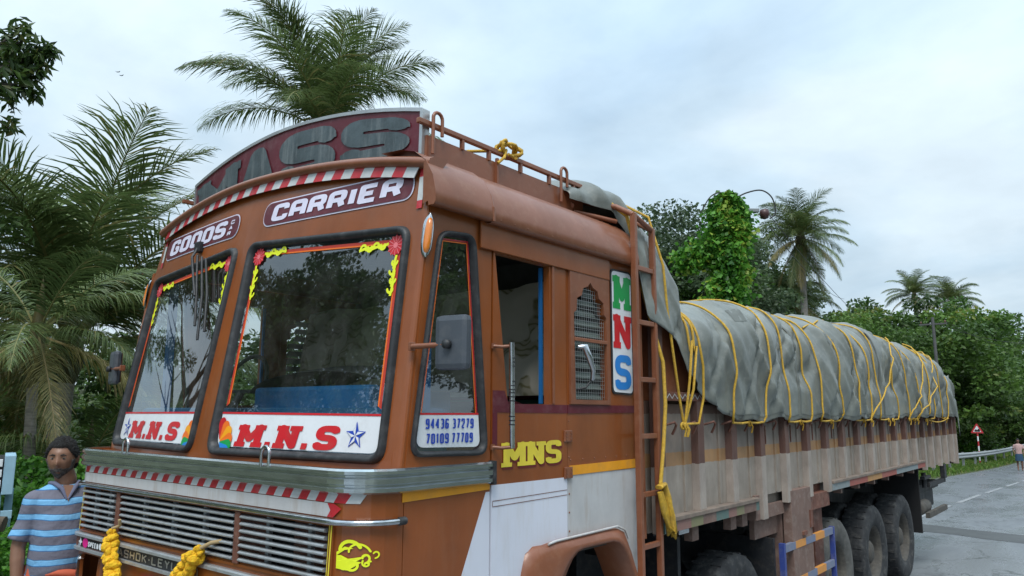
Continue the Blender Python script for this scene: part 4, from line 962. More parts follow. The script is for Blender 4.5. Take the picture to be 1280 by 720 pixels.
for side in (0, 1):
    S = SD if side == 0 else SDL; near = side == 0
    wall = MB().box(S(X0C, 1.30, -.05), S(X1C, ZTOP, -.065)).out('cargo_wall', SIDEM, T)
    for i in range(len(edges)-1):
        a = edges[i]+(.04 if i else .02); b = edges[i+1]-.04
        if not near and i % 1: continue
        zb = ZB if edges[i] < 9.2 else 1.27
        mb = MB().box(S(a, zb, -.052), S(b, ZTOP-.02, 0), bev=0)
        mid = a+(b-a)*.72
        # pressed groove: a narrow upright fold in every panel
        mb.box(S(mid-.012, zb+.01, 0), S(mid+.012, ZTOP-.03, .012)).box(S(mid+.02, zb+.01, .0), S(mid+.026, ZTOP-.03, .004), mi=1)
        mb.out('side_sheet', [SIDEM, RUSTY], wall)
    pm = {}
    for i, x in enumerate(posts):
        zlo = 1.393 if x < 9.2 else 1.255
        if 3.7 < x < 5.35: zlo = 1.30
        if i == 2: zlo = 1.225
        w2 = .044
        mb = MB().box(S(x-w2, zlo, 0), S(x-w2+.012, ZTOP, .05)).box(S(x+w2-.012, zlo, 0), S(x+w2, ZTOP, .05)).box(S(x-w2+.012, zlo, .038), S(x+w2-.012, ZTOP, .05))
        mb.out('side_post', POSTM, wall)
    MB().box(S(X0C, 1.30, -.02), S(X0C+.07, 2.62, .045), bev=.004).out('corner_post', POSTM, wall)
    MB().box(S(X1C-.03, 1.22, -.02), S(X1C+.02, ZTOP, .055), bev=.004).out('corner_post', POSTM, wall)
    tr = MB().box(S(X0C+.07, ZTOP, -.06), S(X1C, ZTOP+.055, .045), bev=.003).out('top_rail', RUSTY, wall)
    zz = []; x = 2.24
    while x < 3.2: zz.append((x, ZTOP+.014+(.028 if len(zz) % 2 else 0))); x += .035
    shape(ribbon(zz, .007), S, .048).out('zigzag_paint', DIRTYWHITE, tr)
    # bottom ledge with faded colour blocks
    for (a, b, nm) in ((X0C+.01, 3.60, 'f'), (5.38, 9.42, 'r')):
        MB().box(S(a, 1.366, 0), S(b, 1.392, .068), bev=.004).out('ledge', LEDGEM, wall)
        cols = [mat('faded_teal', (.10, .16, .145), .7, dirt=(.2, .16, .12), dirt_amt=.6), mat('faded_pink_brown', (.24, .13, .11), .7, dirt=(.2, .16, .12), dirt_amt=.6), mat('faded_olive', (.20, .19, .10), .7, dirt=(.2, .16, .12), dirt_amt=.6), LOWM] if nm == 'f' else \
               [mat('faded_grey_blue', (.22, .26, .27), .7, dirt=(.2, .16, .12), dirt_amt=.5), mat('faded_red', (.32, .09, .07), .7, dirt=(.2, .16, .12), dirt_amt=.5), mat('faded_orange', (.42, .22, .08), .7, dirt=(.2, .16, .12), dirt_amt=.5), mat('faded_red', (.32, .09, .07)), mat('faded_grey_blue', (.22, .26, .27))]
        x = a; j = 0; rnd = random.Random(3)
        while x < b-.02:
            L_ = min(b-x, (.16 if nm == 'f' else .55)*rnd.uniform(.8, 1.5))
            MB().box(S(x, 1.306, 0), S(x+L_-.001, 1.366, .058)).out('skirt_block', cols[j % len(cols)], wall); x += L_; j += 1
    # rope hooks on the side
    rnd = random.Random(5)
    x = 2.33; i = 0
    while x < X1C-.1:
        z = 1.925
        MB().tube([S(x, z-.055, .03), S(x, z-.02, .05), S(x-.005, z+.005, .062), S(x-.03, z+.020, .062), S(x-.055, z+.014, .055), S(x-.07, z+.0, .01)], .008, 6).out('rope_hook', RUSTY, wall)
        if i % 2 == 0: MB().box(S(x-.10, z-.16, 0), S(x-.09, z-.02, .008)).out('hook_rod', RUSTY, wall)
        x += .282; i += 1
    # bits hanging below the body
    MB().box(S(2.38, 1.27, -.02), S(2.52, 1.302, .03), bev=.006).out('side_lamp', CHROME, wall)
    for x in (2.62, 3.22, 3.42): MB().box(S(x, 1.20, -.06), S(x+.09, 1.305, .0), bev=.004).out('body_bracket', LOWM, wall)
    for x in (5.7, 6.3, 6.9, 7.5, 8.2, 8.8): MB().box(S(x, 1.255, -.04), S(x+.05, 1.305, .03)).out('body_bracket', LOWM, wall)
    MB().box(S(3.60, 1.225, -.10), S(3.68, 1.40, .03)).out('body_bracket', LOWM, wall)
    # lower lockers behind the second steering axle
    lk = MB().box(S(4.28, .66, -.02), S(4.76, 1.386, .052), bev=.004).out('locker_plate', LOWM, T); each('locker_plate', LOWM, T, [(S(3.70, 1.215, -.03), S(4.26, 1.31, .0)), (S(3.78, 1.06, -.10), S(4.28, 1.215, -.06)), (S(4.26, .5, -.14), S(4.30, 1.22, -.03))])
    MB().box(S(4.50, 1.02, .052), S(4.58, 1.05, .07)).box(S(4.70, 1.06, .052), S(4.76, 1.20, .062)).out('locker_latch', RUSTY, lk)
    each('drop_post', RUSTY, T, [(S(5.10, .40, -.12), S(5.34, 1.37, -.045)), (S(4.80, 1.18, -.04), S(5.34, 1.31, .03))], .004)
    for x in (4.92, 5.02): MB().lathe([(0, .5), (.05, .5), (.055, .52), (.055, 1.10), (.045, 1.14), (0, 1.15)], 12, (x, S(0, 0, -.10)[1], 0), 'Z').out('air_pipe', TYREG, T)
    for x in (4.12, 4.24): MB().lathe([(0, .4), (.07, .4), (.075, .43), (.075, 1.02), (.05, 1.07), (0, 1.08)], 12, (x, S(0, 0, -.22)[1], 0), 'Z').out('air_tank', TYREG, T)
    MB().box(S(4.35, .45, -.45), S(5.0, 1.0, -.10), bev=.05).out('fuel_tank', CHASSIS, T)
    # blue and orange side guard
    gd = MB().box(S(4.045, .45, .02), S(4.085, 1.01, .06)).box(S(5.30, .45, .02), S(5.33, 1.0, .06)).out('side_guard', mat('guard_blue', (.03, .055, .24), .5, dirt=(.2, .2, .25), dirt_amt=.5), T)
    GO = mat('guard_orange', (.62, .26, .05), .5, dirt=(.3, .2, .1), dirt_amt=.4); GG = mat('guard_grey_blue', (.15, .18, .27), .5, dirt=(.3, .25, .2), dirt_amt=.5)
    for zz in (.965, .69, .5):
        for j, x in enumerate(np.linspace(4.085, 5.30, 6)[:-1]):
            MB().box(S(x, zz-.028, .025), S(x+.2429, zz+.028, .055)).out('guard_bar', GO if j % 2 == 1 else GG, gd)
# front bulkhead
each('bulkhead', BROWN2, T, [((X0C+.07, .02, 1.30), (X0C+.12, W-.02, 3.08)), ((2.0, .02, 1.3), (2.03, .5, 2.9)), ((X0C+.12, .0, 2.132), (2.95, .02, 2.60)), ((X0C+.12, W-.02, 2.132), (2.95, W, 2.60))])
for yy in (.3, .8, 1.3, 1.8, 2.3): MB().box((X0C+.03, yy, 1.3), (X0C+.07, yy+.06, 3.08)).out('bulkhead_post', BROWN2, T)
MB().box((X0C+.1, .07, 1.27), (X1C, W-.07, 1.30)).out('cargo_floor', CHASSIS, T)
MB().box((X1C-.04, .02, 1.22), (X1C, W-.02, ZTOP)).out('tailboard', DARKREAR, T)
# chassis
ch = MB().box((.4, .75, .80), (11.6, .87, 1.10)).out('chassis_rail', CHASSIS, T); each('chassis_rail', CHASSIS, T, [((.4, W-.87, .80), (11.6, W-.75, 1.10))])
for i in range(20): MB().box((2.3+.5*i, .42, 1.10), (2.38+.5*i, W-.42, 1.27)).out('cross_member', CHASSIS, ch)
MB().box((.6, .9, .7), (1.8, W-.9, 1.5)).out('engine', BLACK, ch)
# added inner aprons that block the daylight under the body
each('daylight_apron', CHASSIS, ch, [((2.2, .60, .92), (11.2, .66, 1.27)), ((2.2, W-.66, .92), (11.2, W-.60, 1.27))])
# rear end
each('mud_flap', BLACK, T, [((9.40, .04, .45), (9.44, .60, 1.27)), ((9.40, W-.60, .45), (9.44, W-.04, 1.27))])
each('mud_flap', CHASSIS, T, [((2.72, .16, .45), (2.76, .62, 1.2)), ((3.99, -.0, .45), (4.02, .60, 1.05))])
each('tail_frame', CHASSIS, T, [((9.5, .10, .93), (11.0, .30, 1.03)), ((10.9, -.02, 1.06), (11.05, .04, 1.26)), ((9.9, -.0, 1.0), (11.05, .04, 1.06))])
MB().box((9.7, .10, .70), (10.6, .5, .93), bev=.02).out('tail_box', CHASSIS, T)
MB().lathe([(0, 0), (.09, 0), (.10, .02), (.10, .5), (.09, .52), (0, .52)], 14, (9.52, .12, .74), 'X').out('silencer', RIM, T)
MB().box((9.62, -.02, .62), (10.9, .03, .69)).out('tail_bar', RIM, T)
MB().tube([(9.8, .05, 1.0), (9.8, .05, 1.2)], .03, 8).box((9.6, .0, 1.12), (10.0, .06, 1.16)).out('tail_bracket', CHASSIS, T)

# --- wheels
def wheel_mesh(R_, w):
    prof = [(R_*.56, -w*.38), (R_*.60, -w*.46), (R_*.78, -w*.52), (R_*.93, -w*.49), (R_*.985, -w*.42), (R_, -w*.30), (R_, w*.30), (R_*.985, w*.42), (R_*.93, w*.49), (R_*.78, w*.52), (R_*.60, w*.46), (R_*.56, w*.38)]
    mb = MB(); mb.lathe(prof, 56, axis='Y')
    for k in range(56):            # tread blocks on the shoulders
        if k % 2: continue
        a = 2*PI*k/56
        for sgn in (-1, 1):
            M_ = Matrix.Rotation(a, 4, 'Y') @ Matrix.Translation((0, sgn*w*.27, R_*1.004))
            mb.box((-.014, -w*.12, -.012), (.014, w*.16, .0035), M=M_)
    return mb
def ringm(r1, r2, y, R_):
    return MB()
tyre_me = wheel_mesh(.50, .27).mesh(TYRE, 'tyre'); tyre_dust = wheel_mesh(.50, .27).mesh(TYREG, 'tyre_dusty')
rb = MB().lathe([(.285, -.115), (.268, -.105), (.255, -.06), (.25, .02), (.22, .04), (.15, .045), (.13, .03), (.12, -.06), (.09, -.085), (0, -.09)], 40, axis='Y').lathe([(.25, .02), (.26, .12), (.285, .13)], 40, axis='Y')
for k in range(8):
    a = 2*PI*k/8; rb.lathe([(0, -.025), (.016, -.022), (.018, .02), (.018, .05)], 8, (.175*math.cos(a), .01, .175*math.sin(a)), 'Y')
rim_me = rb.mesh(RIM, 'rim')
bead_me = MB().lathe([(.300, -.132), (.33, -.1415), (.36, -.1425), (.362, -.140), (.44, -.1385), (.442, -.1345)], 56, axis='Y').mesh(TYRE, 'bead')
def wheel(x, side, y, dusty=False, dual=False):
    mw = Matrix.Translation((x, y, .50)) @ (Matrix.Rotation(PI, 4, 'Z') if side else Matrix.Identity(4))
    w_ = put('wheel', rim_me, T, mw)
    put('tyre', tyre_dust if dusty else tyre_me, w_, mw)
    if dual:
        m2 = Matrix.Translation((x, y+(.30 if not side else -.30), .50)) @ (Matrix.Rotation(PI, 4, 'Z') if side else Matrix.Identity(4)); put('tyre', tyre_me, w_, m2)
for side in (0, 1):
    ys = .20 if not side else W-.20
    wheel(1.47, side, ys); wheel(3.46, side, ys)
    for i, x in enumerate((5.83, 7.20, 8.57)):
        wheel(x, side, ys, dusty=(i == 0), dual=True)
for x in (1.47, 3.46, 5.83, 7.20, 8.57): MB().tube([(x, .3, .5), (x, W-.3, .5)], .07, 10).out('axle', CHASSIS, ch)
for x in (5.83, 7.20, 8.57, 3.46): MB().box((x-.5, .68, .62), (x+.5, .75, .74)).box((x-.5, W-.75, .62), (x+.5, W-.68, .74)).out('leaf_spring', CHASSIS, ch)

# --- ladder on the near rear corner of the cab
lad = MB().box((1.842, -.082, .55), (1.872, -.048, 3.165), bev=.004).out('ladder_rail', BROWN2, T)
MB().box((2.060, -.082, .55), (2.088, -.048, 3.11), bev=.004).out('ladder_rail', BROWN2, T)
for zz in (.72, 1.02, 1.27, 1.55, 1.87, 2.19, 2.52, 2.84): MB().box((1.875, -.078, zz-.014), (2.055, -.052, zz+.014), bev=.003).out('ladder_rung', BROWN2, T)
MB().tube([(1.855, -.065, 3.155), (1.855, .05, 3.22), (1.80, .34, 3.30)], .018, 6).tube([(2.072, -.065, 3.10), (2.072, .05, 3.17), (2.06, .40, 3.24)], .018, 6).tube([(1.855, -.065, 3.155), (2.072, -.065, 3.10)], .018, 6).tube([(1.80, .34, 3.30), (1.60, .20, 3.20)], .018, 6).tube([(1.855, .05, 3.13), (1.62, .20, 3.17)], .014, 6).out('ladder_bracket', BROWN2, T)
MB().box((1.96, -.03, 1.30), (1.985, .0, 2.9)).out('rear_cab_edge', BROWN2, T)
# =================================================================== LOAD: tarpaulin, ropes, garland
def itp(x, pts):
    if x <= pts[0][0]: return pts[0][1]
    for (a, b), (c, d) in zip(pts, pts[1:]):
        if x <= c: t = (x-a)/(c-a); return b+(d-b)*t
    return pts[-1][1]
HT = [(1.50, 3.30), (1.75, 3.43), (2.05, 3.40), (2.22, 3.28), (2.36, 3.0), (2.46, 2.76), (2.7, 2.76), (3.0, 2.84), (4, 2.92), (5.7, 2.99), (7.4, 3.04), (8.6, 3.03), (10, 2.98), (10.9, 2.93), (11.4, 2.85), (11.8, 2.68), (12.02, 2.45), (12.10, 2.3)]
ZBT = [(1.50, 3.22), (1.86, 3.20), (1.93, 3.05), (1.99, 2.55), (2.30, 2.45), (2.42, 2.28), (2.68, 2.12), (3.0, 1.99), (3.3, 1.95), (12.1, 1.955)]
ROPES = [2.60, 3.13, 3.70, 4.24, 4.79, 5.07, 5.63, 6.17, 6.75, 7.14, 7.98, 8.56, 9.10, 9.55, 10.14, 10.7, 11.15]
nz = lambda *a: noise.noise(Vector(a))
def TP(x, t, lift=0.0, pinch=True, fine=1.0):
    h = itp(x, HT); zb = itp(x, ZBT)+.018*nz(x*2.1, 7, 0)+(.012 if x > 3.2 else 0)*math.sin(x*11.3)
    yin = itp(x, [(1.5, .25), (1.88, .16), (1.98, .02), (11.6, 0), (12.1, .05)]); A = W/2+.085-yin
    zs = min(h-.18, max(zb+.1, 2.38 if x > 2.4 else 2.75))
    if zs < zb: zs = zb+.01
    if t < .22: y = YC-A; z = zb+(zs-zb)*(t/.22); n = Vector((0, -1, 0))
    elif t > .78: y = YC+A; z = zb+(zs-zb)*((1-t)/.22); n = Vector((0, 1, 0))
    else:
        th = PI*(t-.22)/.56; c = math.cos(th); s = math.sin(th)
        y = YC-A*math.copysign(abs(c)**.42, c); z = zs+(h-zs)*abs(s)**.72
        n = Vector((0, -math.copysign(abs(c)**1.2, c), abs(s)**.8+.001)).normalized()
    p = Vector((x, y, z))
    sx_ = 1 if x > 2.5 else .45
    d = .085*nz(x*.9, y*.7, z*1.1)*sx_ + .035*nz(x*2.3+z*1.2, y*1.3, z*1.6)*sx_*fine
    f1 = abs(nz(x*2.6-z*2.3+.8*nz(x, z, 2), y*1.1+z*.4, 3.3)); d -= .040*max(0, 1-f1*6)*sx_*fine
    f2 = abs(nz(x*3.4+z*1.9, y*2-z*.6, 9.1+.5*x)); d += .030*max(0, 1-f2*4.2)*sx_*fine
    f3 = abs(nz(x*5.5+z*4.5, y*3, 4.7)); d += (.012*max(0, 1-f3*4)+.006*nz(x*11, y*9, z*10))*fine
    if pinch and x > 2.5:
        m = min(abs(x-r_) for r_ in ROPES); d += .030*(1-math.exp(-(m/.12)**2))-.024
    if x < 1.95: d *= .7
    q = p+n*(d+lift)
    if x > 2.4 and q.z < 2.35:
        k_ = 1 if q.z < 2.2 else (2.35-q.z)/.15
        if q.y < YC: q.y = q.y*(1-k_)+min(q.y, -.068-lift)*k_
        else: q.y = q.y*(1-k_)+max(q.y, W+.068+lift)*k_
    return q
xs = sorted(set(list(np.linspace(1.52, 12.08, 430))))
ts = [0+.22*i/16 for i in range(16)]+[.22+.56*i/70 for i in range(70)]+[.78+.22*i/16 for i in range(17)]
rows = [[TP(float(x), t) for t in ts] for x in xs]
mb = MB(); mb.grid(rows)
# closed ends: gathered cloth dropping at the back with a loose corner flap
end = rows[-1]; cen = sum(end, Vector())/len(end)
er = [end]
for k in (1, 2, 3):
    er.append([Vector((p.x+.03*k+.03*nz(p.y*4, p.z*4, k), p.y, p.z-(.10*k))) for p in end])
mb.grid(er)
fl = []
for i in range(7):
    u = i/6
    fl.append([Vector((12.06+.30*u*v+.03*nz(u*5, v*5, 1), .0+.28*u*(1-v*.4)+.05*nz(u*3, v*3, 5), 2.62-.55*v-.22*u*(1-v))) for v in np.linspace(0, 1, 7)])
mb.grid(fl)
tarp = mb.out('tarpaulin', TARP, None, label='grey-green tarpaulin stretched over the heaped cargo and tied down', cat='tarpaulin')
SEAM = mat('tarpaulin_seam', (.13, .14, .125), .5, vary=.3)
for (xs0, dx_) in ((4.55, .05), (7.42, -.06), (9.82, .04)):
    pp = [TP(xs0+dx_*math.sin(t*4), t, .004) for t in np.linspace(.01, .99, 90)]
    mbS = MB(); mbS.grid([[p+Vector((-.028, 0, 0)), p+Vector((-.026, 0, 0))+(p-Vector((p.x, YC, 2.2))).normalized()*.006, p+Vector((.026, 0, 0))+(p-Vector((p.x, YC, 2.2))).normalized()*.006, p+Vector((.028, 0, 0))] for p in pp]); mbS.out('seam', SEAM, tarp)
for (xa, xb, ta, tb) in ((5.45, 5.75, .27, .31), (8.9, 9.15, .08, .16), (3.35, 3.62, .30, .34)):
    MB().grid([[TP(xa+(xb-xa)*i/6, ta+(tb-ta)*j/6, .006) for j in range(7)] for i in range(7)]).out('patch', SEAM, tarp)
mbS = MB(); mbS.grid([[TP(float(x), t_, .006+.004*(k % 2)) for k, t_ in enumerate((.0, .006, .012, .020))] for x in np.linspace(3.1, 12.0, 300)]).out('hem', SEAM, tarp)
sol = tarp.modifiers.new('thickness', 'SOLIDIFY'); sol.thickness = .004; sol.offset = -1
def rope_obj(paths, label, r=.0085, name='rope', group='yellow ropes tied over the tarpaulin'):
    mb = MB()
    for p in paths:
        mb.tube(p, r, 7)
        q = Vector(p[0])
        if q.z < 2.0 and q.x > 2.2: mb.tube([q+Vector((.018*math.cos(a), -.006, .018*math.sin(a)-.01)) for a in np.linspace(0, 5.6, 9)], r*.95, 6).tube([q+Vector((0, -.012, .0)), q+Vector((.02, -.02, -.03)), q+Vector((.012, -.012, -.075))], r*.7, 5)
    return mb.out(name, ROPE, None, label=label, cat='rope', group=group)
def over(x0, dx=0.0, far=True, t0=.02, t1=.98, wig=.02):
    out = []
    for i in range(61):
        t = t0+(t1-t0)*i/60; k = math.sin(PI*(t-t0)/(t1-t0)); x = x0+dx*k+wig*nz(x0*3, t*3, 1)
        out.append(TP(x, t, .030, fine=.8))
    for _ in range(3):
        out = [out[0]]+[(out[i-1]+out[i]*2+out[i+1])/4 for i in range(1, len(out)-1)]+[out[-1]]
    return out
names = ['first', 'second', 'third', 'fourth', 'fifth', 'sixth', 'seventh', 'eighth', 'ninth', 'tenth', 'eleventh', 'twelfth', 'thirteenth', 'fourteenth', 'fifteenth', 'sixteenth', 'seventeenth']
hz = -.080
hookz = 1.935
nxt = {2.60: 2.35, 3.13: 3.42, 3.70: 3.42, 4.24: 4.52, 4.79: 4.52, 5.07: 5.35, 5.63: 5.35, 6.17: 6.45, 6.75: 6.45, 7.14: 7.5, 7.98: 7.7, 8.56: 8.8, 9.10: 8.8, 9.55: 9.8, 10.14: 9.8, 10.7: 10.95, 11.15: 10.95}
rnd = random.Random(11)
for i, x in enumerate(ROPES):
    dx = rnd.uniform(-.12, .18)
    pts = [Vector((nxt[x], hz, hookz)), Vector(((x+nxt[x])/2, hz-.004, hookz-.006)), Vector((x, hz-.003, hookz))]+over(x, dx)+[Vector((x, W-hz, hookz))]
    if i == 0: pts = [Vector((2.36, hz, 1.932)), Vector((2.59, hz-.005, 1.935)), Vector((2.61, -.115, 2.10)), Vector((2.60, -.125, 2.3))]+over(2.57, -.02, t0=.22)
    rope_obj([pts], '%s yellow rope over the tarpaulin counting back from the cab' % names[i])
rope_obj([[(2.40, -.075, 1.93), (2.34, -.08, 2.1), (2.26, -.085, 2.4), (2.22, -.08, 2.62), (2.20, -.07, 2.9), (2.12, -.02, 3.2), (2.0, .35, 3.44)]], 'yellow rope rising from the first hook nearest the ladder rail')
rope_obj([[(2.41, -.078, 1.93), (2.42, -.115, 2.2), (2.44, -.13, 2.45)]+over(2.44, 0, t0=.22, wig=.0)], 'yellow rope to the first hook, middle strand beside the ladder')
rope_obj([[(2.42, -.072, 1.93), (2.47, -.115, 2.15), (2.50, -.13, 2.42)]+over(2.49, .05, t0=.22, wig=.0)], 'yellow rope to the first hook, strand farthest from the ladder')
def diag(xa, xb, t1=.30):
    return [Vector((xa, hz, hookz))]+[TP(xa+(xb-xa)*k, .03+(t1-.03)*k, .055, fine=.5) for k in np.linspace(0, 1, 22)]
rope_obj([diag(6.76, 8.3, .36)], 'slanting yellow rope crossing the side of the tarpaulin, forward one')
rope_obj([diag(8.56, 9.9, .40)], 'slanting yellow rope crossing the side of the tarpaulin, middle one')
rope_obj([diag(9.0, 11.0, .42)], 'slanting yellow rope crossing the side of the tarpaulin, rearmost one')
rope_obj([[TP(5.2, .34, .02, fine=.2)]+[TP(5.2+2.2*k, .34+.12*k, .02, fine=.2) for k in np.linspace(.05, 1, 25)]], 'yellow rope lying along the crest of the load')
rope_obj([[Vector((9.55, hz, 1.92))]+[Vector((9.55+1.6*k, hz-.01, 1.93-.05*math.sin(PI*k))) for k in np.linspace(.1, 1, 10)]], 'slack yellow rope sagging between the rear hooks')
# rope hanging beside the ladder with a hank at its end
p = [(1.78, .34, 3.36), (1.84, .12, 3.28), (1.875, -.01, 3.16), (1.93, -.02, 3.02), (2.0, -.015, 2.80), (2.08, -.04, 2.55), (2.135, -.085, 2.30), (2.13, -.095, 2.05), (2.08, -.10, 1.80), (2.02, -.105, 1.58)]
hank = []
for j in range(7):
    a = rnd.uniform(-.012, .012); b = rnd.uniform(-.012, .012); k_ = rnd.uniform(.85, 1.05)
    hank.append([(2.00+a, -.11+b, 1.585), (2.05+a, -.115+b, 1.60), (2.085+a*2, -.12+b, 1.52), (2.11+a*2, -.12+b*2, 1.42), (2.135+a, -.115+b*2, 1.60-.28*k_), (2.11+b, -.11, 1.60-.25*k_), (2.04+b*2, -.12, 1.45), (2.0+b, -.115, 1.56)])
hank.append([(2.15, -.115, 1.31), (2.16, -.10, 1.30), (2.14, -.10, 1.33), (2.17, -.12, 1.29), (2.15, -.12, 1.32)])
rope_obj([p]+hank, 'yellow rope hanging down the ladder, knotted into a hank', r=.012, group='loose yellow ropes on the cab')
k1 = []
for j in range(6):
    a0 = rnd.uniform(0, 6); k1.append([(1.02+.075*math.cos(a0+t)*(1+.1*j*.2), .20+.03*math.sin(a0+2*t), 3.365+.035*math.sin(a0+t)+.004*j) for t in np.linspace(0, 5.5, 16)])
k1.append([(1.0, .2, 3.37), (.93, .19, 3.345), (.80, .30, 3.33)])
k1.append([(1.0, .2, 3.37), (.95, .17, 3.31), (.91, .18, 3.27)])
rope_obj(k1, 'small coil of yellow rope tied on the roof rail', group='loose yellow ropes on the cab')

# marigold garland across the name band
gp = [Vector(q) for q in ((-.10, 1.925, 1.385), (-.115, 1.89, 1.29), (-.12, 1.82, 1.18), (-.12, 1.70, 1.06), (-.12, 1.52, 1.0), (-.12, 1.36, 1.06), (-.12, 1.23, 1.19), (-.115, 1.12, 1.31), (-.10, 1.03, 1.405))]
GT = thing('flower_garland', 'yellow marigold garland looped across the front name band', 'garland', (-.12, 1.48, 1.0))
def petal_ball(seed):
    bm = bmesh.new(); bmesh.ops.create_icosphere(bm, subdivisions=2, radius=.030)
    for v in bm.verts:
        n = v.co.normalized(); v.co = n*(.030*(1+.30*noise.noise(n*3.1+Vector((seed, 0, 0)))+.10*noise.noise(n*9+Vector((0, seed, 0))))); v.co.z *= .72
    me = bpy.data.meshes.new('flower'); bm.to_mesh(me); bm.free(); return me
MARI = mat('marigold_petals', (.84, .55, .01), .65, color2=(.78, .36, .005), vscale=60, bump=.8, bscale=190)
PINKF = mat('magenta_petals', (.55, .01, .16), .65, vary=.3, vscale=60, bump=.8, bscale=190)
balls = [petal_ball(s) for s in range(4)]
for b in balls: b.materials.append(MARI)
pb = petal_ball(9); pb.materials.append(PINKF)
L_ = [0]
for a, b in zip(gp, gp[1:]): L_.append(L_[-1]+(b-a).length)
MB().tube(gp, .012, 8).out('string', mat('garland_core', (.5, .30, .01), .8), GT)
s = 0.0
while s < L_[-1]:
    j = 0
    while j < len(L_)-2 and L_[j+1] < s: j += 1
    c = gp[j].lerp(gp[j+1], (s-L_[j])/(L_[j+1]-L_[j])); dr = (gp[j+1]-gp[j]).normalized(); sd_ = dr.cross(Vector((1, 0, 0))).normalized(); thin = .6 if (s < .03 or s > L_[-1]-.05) else 1
    for q in range(4):
        a = q*PI/2+rnd.random(); off = (sd_*math.cos(a)+Vector((1, 0, 0))*math.sin(a)*.7)*.024*thin
        me = pb if (abs(s-.30) < .03 and q < 4) else balls[rnd.randrange(4)]
        put('flower', me, GT, Matrix.Translation(c+off) @ Euler((rnd.random()*6, rnd.random()*6, rnd.random()*6)).to_matrix().to_4x4() @ Matrix.Scale(rnd.uniform(.8, 1.05)*thin, 4))
    s += .036
MB().tube([(-.10, 1.925, 1.40), (-.085, 1.90, 1.41), (-.085, 1.87, 1.42), (-.095, 1.86, 1.45)], .008, 6).out('tie', mat('jute_tie', (.36, .26, .13), .9), GT)
MB().tube([(-.10, 1.03, 1.405), (-.08, .98, 1.43), (-.06, .93, 1.44)], .009, 6).out('tie', MATS['jute_tie'], GT)
# =================================================================== GROUND AND ROAD
def sm(t): t = min(1, max(0, t)); return t*t*(3-2*t)
def zg0(x):
    if x < 8: return 0.0
    return -1.32*sm((x-4)/62) * 1.0 if x > 4 else 0.0
def road_l(x): return 2.72+1.28*sm((x-6)/8)+ -.0006*max(0, x-50)**2          # left edge of the asphalt, curves right far away
def road_r(x): return -9.5-.0006*max(0, x-50)**2
def zg(x, y):
    z = zg0(x)
    e_ = y-road_l(x)
    if e_ > 0: z += .11*sm(e_/.25)*(1-sm((x-8)/6)) + .05*sm(e_/1.0) + .035*max(0, e_-6)*sm((e_-6)/10)
    e2 = road_r(x)-y
    if e2 > 0: z += -.03*sm(e2/2)
    return z+.02*nz(x*.3, y*.3, 0)*sm(max(e_, e2)/2)
GRASSM = mat('verge_soil_grass', (.045, .075, .018), .95, color2=(.075, .065, .035), vscale=1.2, bump=.5, bscale=18)
gx = sorted(set([float(v) for v in np.concatenate([np.linspace(-40, 120, 161), np.linspace(125, 900, 32), np.linspace(-300, -45, 14)])]))
gy = sorted(set([float(v) for v in np.concatenate([np.linspace(-30, 40, 141), np.linspace(45, 600, 24), np.linspace(-500, -35, 24)])]))
MB().grid([[(x, y, zg(x, y)-.015) for y in gy] for x in gx]).out('ground', GRASSM, None, kind='structure')
m = bpy.data.materials.new('wet_asphalt'); m.use_nodes = True; t = m.node_tree; p = t.nodes['Principled BSDF']
co = N(t, 'ShaderNodeTexCoord'); mp = N(t, 'ShaderNodeMapping'); mp.inputs['Scale'].default_value = (.35, 1.2, 1); t.links.new(co.outputs['Object'], mp.inputs['Vector'])
n1 = N(t, 'ShaderNodeTexNoise', i_Scale=.8, i_Detail=6.0, i_Roughness=.6); t.links.new(mp.outputs[0], n1.inputs['Vector'])
n2 = N(t, 'ShaderNodeTexNoise', i_Scale=55.0, i_Detail=4.0); t.links.new(co.outputs['Object'], n2.inputs['Vector'])
c1 = N(t, 'ShaderNodeValToRGB'); c1.color_ramp.elements[0].color = (.105, .113, .124, 1); c1.color_ramp.elements[0].position = .35; c1.color_ramp.elements[1].color = (.20, .215, .235, 1); c1.color_ramp.elements[1].position = .6
t.links.new(n1.outputs['Fac'], c1.inputs[0])
vo = N(t, 'ShaderNodeTexVoronoi', feature='DISTANCE_TO_EDGE', i_Scale=.55); nw = N(t, 'ShaderNodeTexNoise', i_Scale=2.5, i_Detail=5.0); t.links.new(co.outputs['Object'], nw.inputs['Vector'])
av = N(t, 'ShaderNodeVectorMath', operation='MULTIPLY_ADD'); av.inputs[1].default_value = (.9, .9, .9); t.links.new(nw.outputs['Color'], av.inputs[0]); t.links.new(co.outputs['Object'], av.inputs[2]); t.links.new(av.outputs[0], vo.inputs['Vector'])
cm = N(t, 'ShaderNodeMapRange'); cm.inputs['From Max'].default_value = .018; cm.inputs['To Min'].default_value = .45; cm.inputs['To Max'].default_value = 1; t.links.new(vo.outputs['Distance'], cm.inputs['Value'])
gm = N(t, 'ShaderNodeMapRange'); gm.inputs['From Min'].default_value = .3; gm.inputs['From Max'].default_value = .7; gm.inputs['To Min'].default_value = .8; gm.inputs['To Max'].default_value = 1.25; t.links.new(n2.outputs['Fac'], gm.inputs['Value'])
mu = N(t, 'ShaderNodeMath', operation='MULTIPLY'); t.links.new(cm.outputs[0], mu.inputs[0]); t.links.new(gm.outputs[0], mu.inputs[1])
mvv = N(t, 'ShaderNodeVectorMath', operation='MULTIPLY'); t.links.new(c1.outputs[0], mvv.inputs[0]); t.links.new(mu.outputs[0], mvv.inputs[1]); t.links.new(mvv.outputs[0], p.inputs['Base Color'])
rr = N(t, 'ShaderNodeMapRange'); rr.inputs['From Min'].default_value = .4; rr.inputs['From Max'].default_value = .6; rr.inputs['To Min'].default_value = .42; rr.inputs['To Max'].default_value = .20
